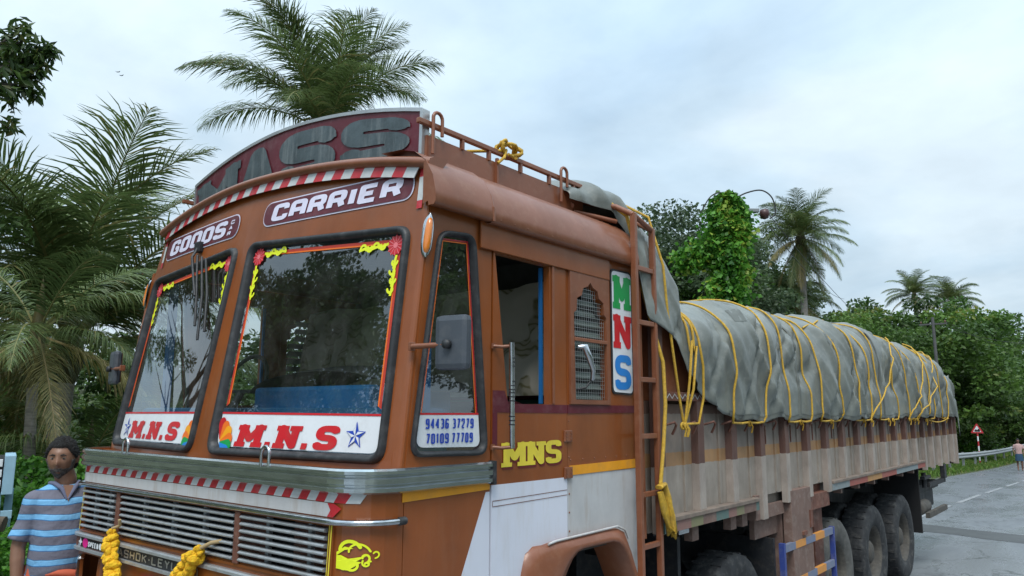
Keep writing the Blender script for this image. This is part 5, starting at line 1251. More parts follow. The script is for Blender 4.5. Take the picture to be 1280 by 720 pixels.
t.links.new(n1.outputs['Fac'], rr.inputs['Value']); t.links.new(rr.outputs[0], p.inputs['Roughness'])
b = N(t, 'ShaderNodeBump'); b.inputs['Strength'].default_value = .35; b.inputs['Distance'].default_value = .004; t.links.new(n2.outputs['Fac'], b.inputs['Height']); t.links.new(b.outputs[0], p.inputs['Normal'])
ASPH = m
rx = [float(v) for v in np.concatenate([np.linspace(-60, 110, 171), np.linspace(112, 200, 45)])]
MB().grid([[(x, road_r(x)+(road_l(x)-road_r(x))*k/12, zg0(x)+.002) for k in range(13)] for x in rx]).out('road', ASPH, None, kind='structure')
LINE = mat('worn_road_paint', (.30, .31, .31), .6, color2=(.17, .178, .19), vscale=7, bump=.2)
mb = MB(); x = 11.0
while x < 60:
    mb.grid([[(x+d, 1.42-.004*x+w_, zg0(x+d)+.008) for w_ in (-.06, .06)] for d in np.linspace(0, 3.6, 5)]); x += 4.6
x = -20
mb.out('edge_line', LINE, None, kind='structure')
mb = MB(); x = -50
while x < 100: mb.grid([[(x+d, -3.4+w_, zg0(x+d)+.008) for w_ in (-.07, .07)] for d in np.linspace(0, 3, 4)]); x += 9
mb.out('centre_line', LINE, None, kind='structure')
# dark wet reflection streak across the road, painted as a darker sheet
WETSTREAK = mat('dark_wet_streak', (.05, .05, .052), .35, vary=.4, vscale=2)
MB().grid([[(12.6+.5*k+.35*nz(j*.4, k, 1)+j*.10, -3.5+6.8*j/14, zg0(13)+.006-.018*(k*.5)*0+ (zg0(12.6+.5*k+j*.1)-zg0(13))) for j in range(15)] for k in range(3)]).out('wet_streak', WETSTREAK, None, kind='structure')

# =================================================================== FOLIAGE
def leaf_mesh(name, C, Nn, S, mats, var, ratio=.5, fold=.25, droop=0.0):
    """C centres, Nn leaf axis directions, S sizes: one folded rhombus per leaf"""
    n = len(C); ax = Nn/np.linalg.norm(Nn, axis=1)[:, None]
    rnd_ = rng.normal(size=(n, 3)); sd_ = np.cross(ax, rnd_); sd_ /= np.linalg.norm(sd_, axis=1)[:, None]; up = np.cross(sd_, ax)
    s = S[:, None]
    base = C-ax*s*.5; tip = C+ax*s*.5; l = C+sd_*s*ratio*.5+up*s*fold*.3; r = C-sd_*s*ratio*.5+up*s*fold*.3
    V = np.stack([base, l, tip, r], axis=1).reshape(-1, 3)
    idx = np.arange(n)[:, None]*4
    F = np.concatenate([idx+np.array([[0, 1, 2]]), idx+np.array([[0, 2, 3]])], axis=1).reshape(-1, 3)
    me = bpy.data.meshes.new(name); me.vertices.add(len(V)); me.vertices.foreach_set('co', V.ravel().astype(np.float32))
    me.loops.add(F.size); me.loops.foreach_set('vertex_index', F.ravel().astype(np.int32))
    me.polygons.add(len(F)); me.polygons.foreach_set('loop_start', (np.arange(len(F))*3).astype(np.int32)); me.polygons.foreach_set('loop_total', np.full(len(F), 3, np.int32))
    a = me.attributes.new('var', 'FLOAT', 'FACE'); a.data.foreach_set('value', np.repeat(var, 2).astype(np.float32))
    me.materials.append(mats); me.update(); me.validate(); return me
def crown(n, rad, clumps=60, csize=.28, leaf=.2, seed=0, shell=.55, flat=1.0, ratio=.5):
    """uneven crown: clumps over a lumpy ellipsoid, leaves scattered in every clump"""
    g = np.random.default_rng(seed)
    d = g.normal(size=(clumps, 3)); d /= np.linalg.norm(d, axis=1)[:, None]; d[:, 2] = np.where(d[:, 2] < -.45, -d[:, 2]*.5, d[:, 2])
    rr = (shell+(1-shell)*g.random(clumps)**.6); lump = 1+.22*np.sin(d[:, 0]*4+seed)+.18*np.cos(d[:, 1]*5+seed*2)
    cc = d*(rr*lump)[:, None]; cs = csize*(.55+.9*g.random(clumps)); cv = g.random(clumps)
    w = cs**2; k = g.choice(clumps, n, p=w/w.sum())
    q = g.normal(size=(n, 3)); q /= np.linalg.norm(q, axis=1)[:, None]; q *= (g.random(n)**.42)[:, None]
    q[:, 2] *= .62
    C = (cc[k]+q*cs[k][:, None])*np.array(rad)[None, :]
    ax = q+.6*g.normal(size=(n, 3)); ax[:, 2] -= .25
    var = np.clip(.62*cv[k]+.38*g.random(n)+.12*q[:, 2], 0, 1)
    return C, ax, leaf*(.7+.6*g.random(n)), var
LEAF_DARK = leafmat('dark_broad_leaf', (.026, .058, .016), (.085, .150, .032), (.11, .12, .03))
LEAF_MID = leafmat('mid_green_leaf', (.030, .072, .016), (.105, .195, .034), (.16, .17, .03))
LEAF_BRIGHT = leafmat('bright_vine_leaf', (.020, .085, .010), (.12, .31, .035), (.28, .33, .05))
LEAF_GREY = leafmat('grey_green_leaf', (.035, .060, .030), (.10, .15, .065))
PALMG = leafmat('palm_leaf', (.058, .096, .030), (.165, .220, .075), (.26, .23, .09), .30, .32)
PALMDRY = leafmat('yellowing_palm_leaf', (.16, .15, .05), (.30, .25, .09), (.36, .27, .13), .3)
BARK = mat('grey_bark', (.13, .115, .095), .9, vary=.4, vscale=9, bump=.6, bscale=30)
PBARK = mat('palm_bark', (.27, .25, .22), .9, vary=.45, vscale=8, stretch=(1, 1, 6), bump=.6, bscale=24)
def trunk_mesh(h, r, seed, limbs=6, spread=2.0, name='trunk', m=None):
    g = random.Random(seed); mb = MB()
    pts = [Vector((.12*h*.1*g.uniform(-1, 1)*k, .1*h*.1*g.uniform(-1, 1)*k, h*k/5)) for k in range(6)]
    mb.tube(pts, [r*(1.25-.11*k*1.0) if k else r*1.5 for k in range(6)], 10)
    for i in range(limbs):
        a = 2*PI*i/limbs+g.random(); p0 = pts[3].lerp(pts[5], g.random()); L_ = spread*g.uniform(.6, 1.1); el = g.uniform(.4, 1.1)
        q = [p0+Vector((math.cos(a)*math.cos(el), math.sin(a)*math.cos(el), math.sin(el)))*L_*t+Vector((0, 0, .2*L_*t*t)) for t in (0, .35, .7, 1)]
        mb.tube(q, [r*.5, r*.36, r*.2, r*.06], 7)
        for j in range(3):
            b = a+g.uniform(-1.2, 1.2); s_ = q[1].lerp(q[3], g.random()); l2 = L_*.5
            mb.tube([s_, s_+Vector((math.cos(b)*.8, math.sin(b)*.8, .5))*l2*.5, s_+Vector((math.cos(b), math.sin(b), .7))*l2], [r*.16, r*.1, r*.03], 5)
    return mb.mesh(m or BARK, name)
VARS = {}
def broad(kind, i):
    k = (kind, i)
    if k in VARS: return VARS[k]
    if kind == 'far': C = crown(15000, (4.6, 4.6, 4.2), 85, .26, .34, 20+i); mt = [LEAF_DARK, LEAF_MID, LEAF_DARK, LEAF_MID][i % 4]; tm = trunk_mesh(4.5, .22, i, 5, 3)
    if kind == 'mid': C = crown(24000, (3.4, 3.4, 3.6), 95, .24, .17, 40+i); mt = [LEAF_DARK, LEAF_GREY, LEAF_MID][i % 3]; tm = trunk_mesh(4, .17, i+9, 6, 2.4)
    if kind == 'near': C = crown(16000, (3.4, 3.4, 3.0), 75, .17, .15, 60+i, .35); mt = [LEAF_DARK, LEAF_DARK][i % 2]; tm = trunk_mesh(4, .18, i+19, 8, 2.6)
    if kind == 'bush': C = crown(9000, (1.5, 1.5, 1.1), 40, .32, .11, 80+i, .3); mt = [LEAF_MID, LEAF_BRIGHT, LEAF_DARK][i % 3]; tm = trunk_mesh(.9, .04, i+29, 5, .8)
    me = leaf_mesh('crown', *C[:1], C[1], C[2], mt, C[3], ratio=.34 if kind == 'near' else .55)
    VARS[k] = (me, tm); return VARS[k]
def tree(kind, i, x, y, top, label, cat='tree', name='broadleaf_tree', group=None, sc=1.0, zb=None, flat=1.0):
    """top: height of the crown's top above the camera-level datum z=0"""
    me, tm = broad(kind, i); hh = {'far': 4.2, 'mid': 3.6, 'near': 3.0, 'bush': 1.1}[kind]*1.12*sc; zb = zg(x, y) if zb is None else zb
    r0 = thing(name, label, cat, (x, y, zb), group)
    cz = top-hh; rz = random.uniform(0, 6)
    put('crown', me, r0, Matrix.Translation((x, y, cz)) @ Matrix.Rotation(rz, 4, 'Z') @ Matrix.Diagonal((sc*flat, sc*flat, sc, 1)))
    th = {'far': 4.5, 'mid': 4, 'near': 4, 'bush': .9}[kind]
    kz = max(.15, (cz-zb+.15*hh)/(th*1.45)); put('trunk', tm, r0, Matrix.Translation((x, y, zb-.05)) @ Matrix.Rotation(rz, 4, 'Z') @ Matrix.Diagonal((sc, sc, kz, 1)))
    return r0
def dirpos(px, rad):
    a = R(39.24)-math.atan((px-640)/943.); return CAMP.x+rad*math.cos(a), CAMP.y+rad*math.sin(a)
def ztop(py, px, rad):
    ax = rad*math.cos(math.atan((px-640)/943.)); return 2.006+(514-py)/932*ax*1.0

# ---- palms
def frond(e0, L_, droop, seed, m=PALMG, n=125, leaf=1.14, w=.036, hang=.5, twist=0.0):
    g = random.Random(seed); V = []; F = []; var = []
    P = []; p = Vector((0, 0, 0)); K = 16; ang = e0
    for k in range(K+1):
        P.append((p.copy(), ang)); s = k/K; ang = e0-droop*(s**1.4)
        p = p+Vector((math.cos(ang), 0, math.sin(ang)))*(L_/K)
    def at(s):
        k = min(K-1, int(s*K)); f = s*K-k; a = P[k][0].lerp(P[k+1][0], f); an = P[k][1]*(1-f)+P[k+1][1]*f; return a, an
    def quad(a, b, c, d, v):
        i = len(V); V.extend([a, b, c, d]); F.append((i, i+1, i+2, i+3)); var.append(v)
    bv = g.uniform(.2, .7)
    for k in range(K):          # rachis, three-sided
        a, an = P[k]; b, bn = P[k+1]; r1 = .028*(1-k/K)+.004; r2 = .028*(1-(k+1)/K)+.004
        for q in range(3):
            c1, c2 = 2*PI*q/3, 2*PI*(q+1)/3
            o = lambda r, c, an_: Vector((-math.sin(an_)*math.sin(c)*r, math.cos(c)*r, math.cos(an_)*math.sin(c)*r))
            quad(a+o(r1, c1, an), a+o(r1, c2, an), b+o(r2, c2, bn), b+o(r2, c1, bn), .93)
    for i in range(n):
        s = .13+.87*(i/n); a, an = at(min(.999, s)); T_ = Vector((math.cos(an), 0, math.sin(an))); U = Vector((-math.sin(an), 0, math.cos(an)))
        ll = leaf*(math.sin(PI*min(1, (s*.86+.12)))**.55)*(1 if s < .8 else 1-.9*(s-.8)/.35)
        for sg in (-1, 1):
            if g.random() < .07: continue
            phi = R(62-34*s)+g.uniform(-.16, .16); l2 = ll*g.uniform(.62, 1.10)
            d = T_*math.cos(phi)+Vector((0, sg, 0))*math.sin(phi)+U*(.28+g.uniform(-.12, .12)); d.normalize()
            wv = T_*w*(1.0 if s < .85 else .7); q0 = a.copy(); v = min(.9, max(0, bv+g.uniform(-.28, .28))) if g.random() > .05 else 1.0
            pts = [q0]; dd = d.copy()
            for k in range(3):
                dd = (dd+Vector((0, 0, -1))*hang*(.55+.5*k)*g.uniform(.7, 1.3)*.6).normalized(); pts.append(pts[-1]+dd*l2/3)
            ws = (.55, 1.0, .62, .06)
            for k in range(3): quad(pts[k]-wv*ws[k]*.5, pts[k]+wv*ws[k]*.5, pts[k+1]+wv*ws[k+1]*.5, pts[k+1]-wv*ws[k+1]*.5, v)
    me = bpy.data.meshes.new('frond'); me.from_pydata([tuple(v) for v in V], [], F); at_ = me.attributes.new('var', 'FLOAT', 'FACE'); at_.data.foreach_set('value', np.array(var, np.float32))
    me.materials.append(m); me.update(); return me
FR = {}
def fr_get(cls, i, m=PALMG):
    k = (cls, i, m.name)
    if k not in FR:
        e0 = {'u': R(80), 'h': R(62), 'm': R(40), 'l': R(14), 'd': R(-25), 'x': R(-62)}[cls]+R(5)*(i-1)
        dr = {'u': 1.15, 'h': 1.5, 'm': 1.55, 'l': 1.25, 'd': .8, 'x': .35}[cls]
        FR[k] = frond(e0, 3.9, dr*(1+.12*(i-1)), 100+i+ord(cls), m, hang={'u': .45, 'h': .55, 'm': .65, 'l': .75, 'd': .95, 'x': .9}[cls])
    return FR[k]
def palm(x, y, ztop_, label, plan, sc=1.0, lean=(0, 0), r=.15, zb=None, dry=0, nuts=0, seed=0, group=None, rot=0.0):
    g = random.Random(seed); zb = zg(x, y) if zb is None else zb; h = ztop_-zb
    t = thing('coconut_palm', label, 'palm tree', (x-lean[0], y-lean[1], zb), group)
    pts = [Vector((x-lean[0]*(1-k)**1.6, y-lean[1]*(1-k)**1.6, zb+h*k)) for k in np.linspace(0, 1, 22)]
    rr = [r*(1.45 if i == 0 else 1.12-.3*i/21)*(1+.05*(i % 2)) for i in range(22)]
    MB().tube(pts, rr, 12).out('trunk', PBARK, t)
    c = Vector((x, y, ztop_)); ga = 2.399963; k = 0
    MB().lathe([(r*.9, -.5), (r*1.5, -.15), (r*1.3, .15), (r*.4, .6), (0, .8)], 10, c).out('crown_heart', leafmat('palm_heart', (.09, .08, .03), (.14, .13, .05)) if 'palm_heart' not in MATS else MATS['palm_heart'], t)
    for cls, cnt in plan:
        for j in range(cnt):
            a = ga*k+rot+g.uniform(-.25, .25); k += 1; s_ = sc*g.uniform(.85, 1.08)
            m_ = PALMDRY if (cls in 'dx' and j < dry) else PALMG
            put('frond', fr_get(cls, j % 3, m_), t, Matrix.Translation(c+Vector((0, 0, .1))) @ Matrix.Rotation(a, 4, 'Z') @ Matrix.Rotation(g.uniform(-.2, .2), 4, 'X') @ Matrix.Scale(s_, 4))
    if nuts:
        bm = MB()
        for j in range(nuts):
            a = g.random()*6.28; q = c+Vector((math.cos(a)*.32*sc, math.sin(a)*.32*sc, -.25-g.random()*.35)); MB().lathe([(.0, -.13), (.08, -.10), (.11, 0), (.09, .09), (0, .14)], 8, q).out('coconut', mat('coconut_husk', (.16, .15, .05), .6, vary=.4), t)
    return t
x, y = dirpos(78, 13.6); palm(x, y, 2.9, 'big young coconut palm left of the truck, behind the standing man', [('u', 7), ('h', 9), ('m', 9), ('l', 5), ('d', 3)], 1.06, (.1, 0), .17, dry=3, seed=3)
x, y = dirpos(392, 21.5); palm(x, y, ztop(160, 392, 21.5), 'tall coconut palm rising behind the roof board of the cab', [('u', 11), ('h', 8), ('m', 4), ('l', 3), ('d', 2)], 1.16, (.5, .3), .16, seed=14, nuts=5, rot=.4)
x, y = dirpos(38, 10.0); bx_, by_ = dirpos(56, 10.0); palm(x, y, ztop(432, 38, 10.0), 'slender grey-trunked palm with drooping yellow fronds at the left edge', [('h', 3), ('m', 4), ('l', 4), ('d', 5)], .50, (x-bx_, y-by_), .062, dry=5, seed=23)
x, y = dirpos(1014, 38); palm(x, y, ztop(296, 1014, 38), 'tall coconut palm standing right of the vine-covered lamp post', [('u', 5), ('h', 7), ('m', 8), ('l', 8), ('d', 10), ('x', 8)], .74, (.6, 0), .17, dry=3, nuts=7, seed=31)
x, y = dirpos(1155, 88); palm(x, y, ztop(368, 1155, 88), 'small distant coconut palm with yellow-green top, left of a pair', [('u', 5), ('h', 6), ('m', 7), ('l', 7), ('d', 5)], .88, (.3, 0), .18, dry=4, seed=41, group='distant palms above the hedge of trees')
x, y = dirpos(1203, 90); palm(x, y, ztop(376, 1203, 90), 'distant dark coconut palm, right of a pair above the trees', [('u', 5), ('h', 6), ('m', 7), ('l', 7), ('d', 5)], .92, (-.3, 0), .18, seed=42, group='distant palms above the hedge of trees')
x, y = dirpos(985, 40); palm(x, y, ztop(372, 985, 40), 'low palm behind the load with browning lower fronds', [('h', 4), ('m', 6), ('l', 8), ('d', 6)], .75, (0, 0), .15, dry=6, seed=51)
x, y = dirpos(935, 44); palm(x, y, ztop(375, 935, 44), 'half-hidden low palm left of the tall right-hand palm', [('h', 4), ('m', 6), ('l', 8), ('d', 5)], .75, (0, 0), .15, dry=4, seed=52)
x, y = dirpos(118, 10.5); palm(x, y, 1.15, 'stemless young palm with arching bright fronds beside the cab front', [('h', 3), ('m', 4), ('l', 4)], .50, (0, 0), .07, seed=61)

# ---- broadleaf trees
def tpx(kind, i, px, rad, py, label, sc=1.0, name='broadleaf_tree', group=None, flat=1.0):
    x, y = dirpos(px, rad); return tree(kind, i, x, y, ztop(py, px, rad), label, name=name, group=group, sc=sc, flat=flat)
LB = 'woodland behind the left palms'
for (px, rad, py, sc, i, lb) in ((-40, 22, 440, 1.0, 0, 'dark tree at the far left edge behind the palms'), (60, 24, 415, 1.05, 2, 'green tree directly behind the big young palm'), (150, 21, 455, .95, 0, 'dark tree between the young palm and the cab'),
                             (230, 26, 440, 1.1, 2, 'tree behind the far windscreen of the cab'), (330, 28, 430, 1.1, 0, 'dark tree hidden behind the cab front'), (430, 30, 420, 1.1, 2, 'tree behind the middle of the cab'), (-130, 18, 380, 1.0, 0, 'dark tree outside the left edge'), (5, 15.5, 505, .62, 2, 'low dense shrub tree behind the grey palm trunk')):
    tpx('mid', i, px, rad, py, lb, sc, group=LB, flat=1.2)
for (px, rad, py, i, lb, sc) in ((8, 8.6, 560, 1, 'bright bush by the log rail', .7), (30, 12.0, 560, 0, 'green bush behind the man', .9), (100, 12.5, 545, 0, 'dark bush right of the man', 1.0), (150, 13, 540, 2, 'bush at the cab corner', 1.1), (-20, 11, 540, 1, 'leafy bush at the left picture edge', .9), (60, 15, 520, 2, 'bush below the young palm', 1.3), (-5, 7.0, 650, 1, 'low leafy weeds under the log', .45), (28, 7.0, 655, 1, 'low leafy weeds left of the man', .40)):
    x, y = dirpos(px, rad); tree('bush', i, x, y, ztop(py, px, rad), lb, 'bush', 'bush', 'bushes on the left verge', sc)
RB = 'trees beyond the truck'
for (px, rad, py, kind, i, sc, lb) in ((862, 30, 246, 'mid', 1, .92, 'grey-green leafy tree left of the vine-covered lamp post'), (835, 34, 300, 'mid', 2, 1.0, 'green tree rising just behind the tarpaulin front'),
      (942, 42, 300, 'mid', 0, .95, 'dark tree right behind the vine-covered lamp post'), (975, 52, 352, 'mid', 0, 1.0, 'dark tree left of the tall right-hand palm'), (880, 42, 335, 'mid', 0, 1.2, 'dark tree behind the vines'), (1050, 54, 392, 'mid', 2, 1.1, 'tree at the foot of the tall palm'), (820, 27, 345, 'mid', 0, .8, 'dark foliage behind the ladder')):
    tpx(kind, i, px, rad, py, lb, sc, group=RB, flat=1.15)
for (px, rad, py, i, sc, lb) in ((1075, 66, 388, 1, 1.0, 'bright green tree right of the tall palm'), (1118, 74, 378, 0, 1.1, 'dark tree under the left distant palm'), (1150, 62, 410, 3, 1.0, 'mid green tree above the rear of the load'),
      (1185, 76, 386, 1, 1.1, 'green tree below the distant pair of palms'), (1215, 102, 404, 0, 1.4, 'dark rounded tree above the warning sign'), (1245, 128, 414, 2, 1.8, 'dark tree near the right edge, back row'), (1275, 150, 440, 3, 2.0, 'green tree at the right picture edge'), (1310, 160, 430, 0, 1.9, 'dark tree outside the right edge'),
      (1100, 60, 430, 2, .9, 'dark tree seen just over the load'), (1200, 90, 455, 2, 1.2, 'dark tree close behind the rear of the truck'), (1240, 115, 466, 1, 1.45, 'green tree above the guardrail, right of the sign'), (1285, 150, 484, 2, 1.7, 'dark tree above the walking man'), (1350, 170, 440, 1, 2.2, 'tree beyond the bend'), (1400, 180, 430, 2, 2.2, 'tree on the outer bend'), (1035, 70, 400, 3, 1.0, 'tree behind the palm trunk'), (1222, 92, 494, 3, 1.0, 'leafy shrub tree behind the warning sign'), (1262, 135, 502, 0, 1.4, 'dark shrub tree behind the guardrail'), (1176, 62, 500, 1, .6, 'bright shrub tree at the truck tail')):
    tpx('far', i, px, rad, py, lb, sc, group='roadside woodland on the bend', flat=1.15)
for (px, rad, py, i, sc) in ((1205, 78, 534, 1, 1.6), (1235, 92, 540, 0, 2.0), (1262, 118, 541, 2, 2.6), (1295, 135, 541, 0, 2.8), (1190, 62, 540, 1, 1.1)):
    x, y = dirpos(px, rad); tree('bush', i, x, y, ztop(py, px, rad), {1205: 'low bright bush below the warning sign', 1235: 'low bush between the warning sign and the walking man', 1262: 'low bush behind the walking man', 1295: 'low bush beyond the right picture edge', 1190: 'low bush just behind the truck tail'}[px], 'bush', 'bush', 'bushes behind the guardrail', sc)
# trees across the road and ahead of the truck (seen in the glass)
for j, (x, y, top, kind, i, sc) in enumerate(((-6.6, 8.4, 7.4, 'mid', 0, .72), (-8.6, 13, 8.5, 'mid', 2, .8), (-26, 30, 9, 'mid', 0, 1.3), (-16, 34, 9, 'mid', 2, 1.3), (8, -17, 9, 'mid', 0, 1.2), (15, -18, 10, 'mid', 2, 1.3), (22, -17, 10, 'mid', 0, 1.3), (1, -19, 9, 'mid', 2, 1.2), (-8, -18, 9, 'mid', 0, 1.2), (-40, 6, 8, 'mid', 0, 1.4), (34, -20, 11, 'mid', 2, 1.5), (-44, 22, 8, 'mid', 2, 1.5))):
    tree(kind, i, x, y, top, ('roadside tree ahead of the truck, ' if y > 5 or x < -30 else 'roadside tree across the road from the truck, ')+['closest to the cab', 'second from the cab', 'far off beside the road', 'far off and set back', 'opposite the rear axles', 'opposite the truck tail', 'well behind the truck', 'opposite the cab door', 'opposite the camera side', 'farthest, on the near verge', 'farthest behind the truck', 'farthest, on the far verge'][j], group='trees ahead of and across from the truck', sc=sc, flat=1.1)
t_ = tree('near', 0, -2.1, 8.9, 7.2, 'broadleaf tree whose leafy branch enters at the top left', sc=.85)
# its branch reaching into the picture
g = np.random.default_rng(5); 
def px3(px, py, rad):
    ang = math.atan((px-640)/931.65); a = R(39.24)-ang; ax = rad*math.cos(ang); return Vector((CAMP.x+rad*math.cos(a), CAMP.y+rad*math.sin(a), 2.006+(514-py)/932*ax*1.0))
tips = [(-60, 60, .4), (-30, 95, .22), (-22, 62, .22), (-6, 55, .17), (6, 50, .15), (17, 43, .12), (26, 36, .10), (32, 44, .10), (12, 68, .13), (22, 62, .10), (-4, 88, .18), (9, 92, .12), (14, 100, .09), (-8, 26, .17), (-14, 10, .12), (-14, 112, .12), (-12, 150, .12), (-22, 30, .2), (0, 72, .15)]
C = []; AX = []; S = []; VV = []
br = MB()
for (px, py, r_c) in tips:
    c = px3(px-9, py, 8.3); n = int(270*r_c)
    q = g.normal(size=(n, 3)); q /= np.linalg.norm(q, axis=1)[:, None]; q *= (g.random(n)**.5)[:, None]*r_c
    C.append(np.array(c)+q); ax = q/r_c+.5*g.normal(size=(n, 3)); ax[:, 2] -= .5; AX.append(ax); S.append(.105+.05*g.random(n)); VV.append(g.random(n))
    s0 = px3(-260, 120, 8.5); mid_ = px3(-110, 85, 8.4); br.tube([s0, mid_.lerp(c, .2)+Vector((0, 0, -.1)), mid_.lerp(c, .7), c], [.05, .03, .016, .006], 6)
put('leafy_branch', leaf_mesh('leafy_branch', np.concatenate(C), np.concatenate(AX), np.concatenate(S), LEAF_DARK, np.concatenate(VV), ratio=.32), t_)
br.tube([Vector((-3.3, 8.3, 4.6)), px3(-260, 120, 8.5)], [.10, .05], 7).out('limb', BARK, t_)

# ---- vine-covered street lamp post
lx, ly = dirpos(924, 22); zt = ztop(238, 924, 22)
lt = thing('street_lamp', 'street lamp post almost swallowed by climbing vines, arm reaching right', 'street lamp', (lx, ly, zg(lx, ly)))
RV = Vector((r_.x, r_.y, 0)).normalized()
B = Vector((lx, ly, 0))
MB().tube([B+Vector((0, 0, zg(lx, ly))), B+Vector((0, 0, zt))], [.13, .08], 10).out('pole', mat('dark_grey_pole', (.10, .10, .10), .6, vary=.3), lt)
za_ = ztop(258, 935, 22)
MB().tube([B+Vector((0, 0, za_-.05)), B+RV*.45+Vector((0, 0, za_))], .05, 8).box((-.34, -.07, -.05), (.02, .07, .06), bev=.02, M=Matrix.Translation(B+RV*.82+Vector((0, 0, za_+.03))) @ Matrix.Rotation(math.atan2(RV.y, RV.x), 4, 'Z')).out('arm', mat('weathered_grey_metal', (.20, .22, .23), .6), lt)
MB().lathe([(0, -.17), (.10, -.13), (.15, 0), (.12, .12), (0, .16)], 14, B+RV*1.0+Vector((0, 0, za_-.06))).out('lamp_head', mat('dark_red_lamp', (.07, .03, .03), .4), lt)
cab = [B+RV*.12+Vector((0, 0, zt-.1)), B+RV*.5+Vector((0, 0, zt+.10)), B+RV*.95+Vector((0, 0, zt+.18)), B+RV*1.25+Vector((0, 0, zt-.05)), B+RV*1.32+Vector((0, 0, zt-.5)), B+RV*1.15+Vector((0, 0, za_-.2))]
def smooth(P, n=6):
    out = []; P = [Vector(p) for p in P]
    for i in range(len(P)-1):
        p0 = P[max(0, i-1)]; p1 = P[i]; p2 = P[i+1]; p3 = P[min(len(P)-1, i+2)]
        for k in range(n):
            t = k/n; out.append(.5*((2*p1)+(-p0+p2)*t+(2*p0-5*p1+4*p2-p3)*t*t+(-p0+3*p1-3*p2+p3)*t**3))
    out.append(P[-1]); return out
MB().tube(smooth(cab), .022, 6).tube(smooth([B+Vector((0, 0, zt-.2)), B+RV*-.2+Vector((0, 0, zt+.1)), B+RV*-.55+Vector((0, 0, zt-.02)), B+RV*-.85+Vector((0, 0, zt-.5))]), .02, 6).out('cable', mat('black_cable', (.02, .02, .02), .6), lt)
g = np.random.default_rng(77); n = 22000
zz = g.random(n)**.8; zlo = zg(lx, ly)+.3
prof = lambda t: np.interp(t, [0, .3, .5, .62, .7, .78, .86, .94, 1], [1.25, 1.05, .82, .64, .56, .50, .44, .42, .22])
t_v = zz; ang = g.random(n)*2*PI
lump = 1+.28*np.sin(ang*2+t_v*11)+.20*np.sin(ang*3-t_v*23+1)+.12*np.sin(t_v*47+ang)
rr_ = prof(t_v)*lump*(.72+.30*g.random(n))
rr_ = rr_*np.where(g.random(n) < .07, 1.45, 1.0)
cx = -.15+.10*np.sin(t_v*9)
off_l = np.where((t_v < .62), -.25, 0)
C = np.stack([lx+rr_*np.cos(ang)+RV.x*(cx+off_l), ly+rr_*np.sin(ang)+RV.y*(cx+off_l), zlo+(zt+.02-zlo)*t_v+g.normal(size=n)*.05], 1)
# side arm of vines at three-quarter height
k = g.random(n) < .10; u = g.random(n)
C[k] = (np.array([lx, ly, 0])+np.outer(-(.3+1.1*u), np.array([RV.x, RV.y, 0]))+np.stack([0*u, 0*u, zlo+(zt-zlo)*(.83-.08*u)], 1)+g.normal(size=(n, 3))*.20)[k]
AX = np.stack([np.cos(ang), np.sin(ang), -.9+.3*g.random(n)], 1)+.5*g.normal(size=(n, 3))
vv = np.clip(.5+.3*np.sin(ang*2+t_v*14)+.25*g.normal(size=n)+.12*(t_v-.5), 0, .93); vv[g.random(n) < .015] = 1
put('climbing_vine', leaf_mesh('climbing_vine', C, AX, .12+.07*g.random(n), LEAF_BRIGHT, vv, ratio=.8), None, label='bright green climbing vine smothering the street lamp post', cat='climbing plant')

# ---- poles and wires
def wire(a, b, sag, label, r=.012):
    a, b = Vector(a), Vector(b); MB().tube([a.lerp(b, t)-Vector((0, 0, sag*4*t*(1-t))) for t in np.linspace(0, 1, 20)], r, 5).out('power_line', mat('wire_black', (.03, .03, .03), .6), None, label=label, cat='power line', group='overhead wires')
ux, uy = dirpos(1176, 56); uz = ztop(395, 1176, 56)
up_ = thing('utility_pole', 'thin wooden utility pole against the dark trees behind the load', 'utility pole', (ux, uy, zg(ux, uy)))
MB().tube([(ux, uy, zg(ux, uy)), (ux, uy, uz)], [.13, .09], 8).out('pole', mat('dark_grey_pole', (.1, .1, .1)), up_)
MB().box((ux-.06, uy-.8, uz-.5), (ux+.06, uy+.8, uz-.4)).out('cross_arm', mat('dark_grey_pole', (.1, .1, .1)), up_)
for d in (-.7, 0, .7): MB().lathe([(0, 0), (.05, .02), (.06, .1), (.03, .16), (0, .18)], 8, (ux, uy+d, uz-.4)).out('insulator', mat('insulator_brown', (.12, .05, .03), .3), up_)
a = B+RV*1.15+Vector((0, 0, za_-.1))
wire(a, px3(1085, 400, 60), .3, 'thin service wire running down from the street lamp'); wire(B+RV*1.1+Vector((0, 0, za_-.4)), px3(1060, 372, 60), .5, 'second service wire behind the tall palm')
wire((ux, uy, uz-.3), px3(1290, 428, 60), .3, 'wire leaving the utility pole to the right'); wire((ux, uy-.7, uz-.3), px3(1300, 440, 60), .4, 'lower wire leaving the utility pole to the right')
wire(px3(-60, 262, 24), px3(260, 278, 26), .1, 'thin wire crossing behind the left palms', .01)

# ---- guardrail along the bend
gr_ = thing('guardrail', 'galvanised guardrail following the left edge of the bend', 'guardrail', (40, road_l(40)+1.2, zg(40, road_l(40)+1.2)))
prof = [(0, 0), (.035, .03), (.06, .07), (.06, .10), (.0, .145), (0, .165), (.06, .21), (.06, .24), (.035, .28), (0, .31)]
GM = mat('galvanised_steel', (.36, .38, .39), .45, metal=.5, vary=.2, dirt=(.2, .19, .17), dirt_amt=.4)
xs_ = [float(v) for v in np.arange(22, 130, 1.0)]
yl = lambda x: road_l(x)+.95+.002*max(0, 60-x)
MB().grid([[(x, yl(x)-o, zg0(x)+.56+h) for o, h in prof] for x in xs_]).out('rail', GM, gr_)
for x in np.arange(22, 130, 4): MB().box((x-.04, yl(x)+.01, zg0(x)-.1), (x+.04, yl(x)+.12, zg0(x)+.90)).out('post', GM, gr_)
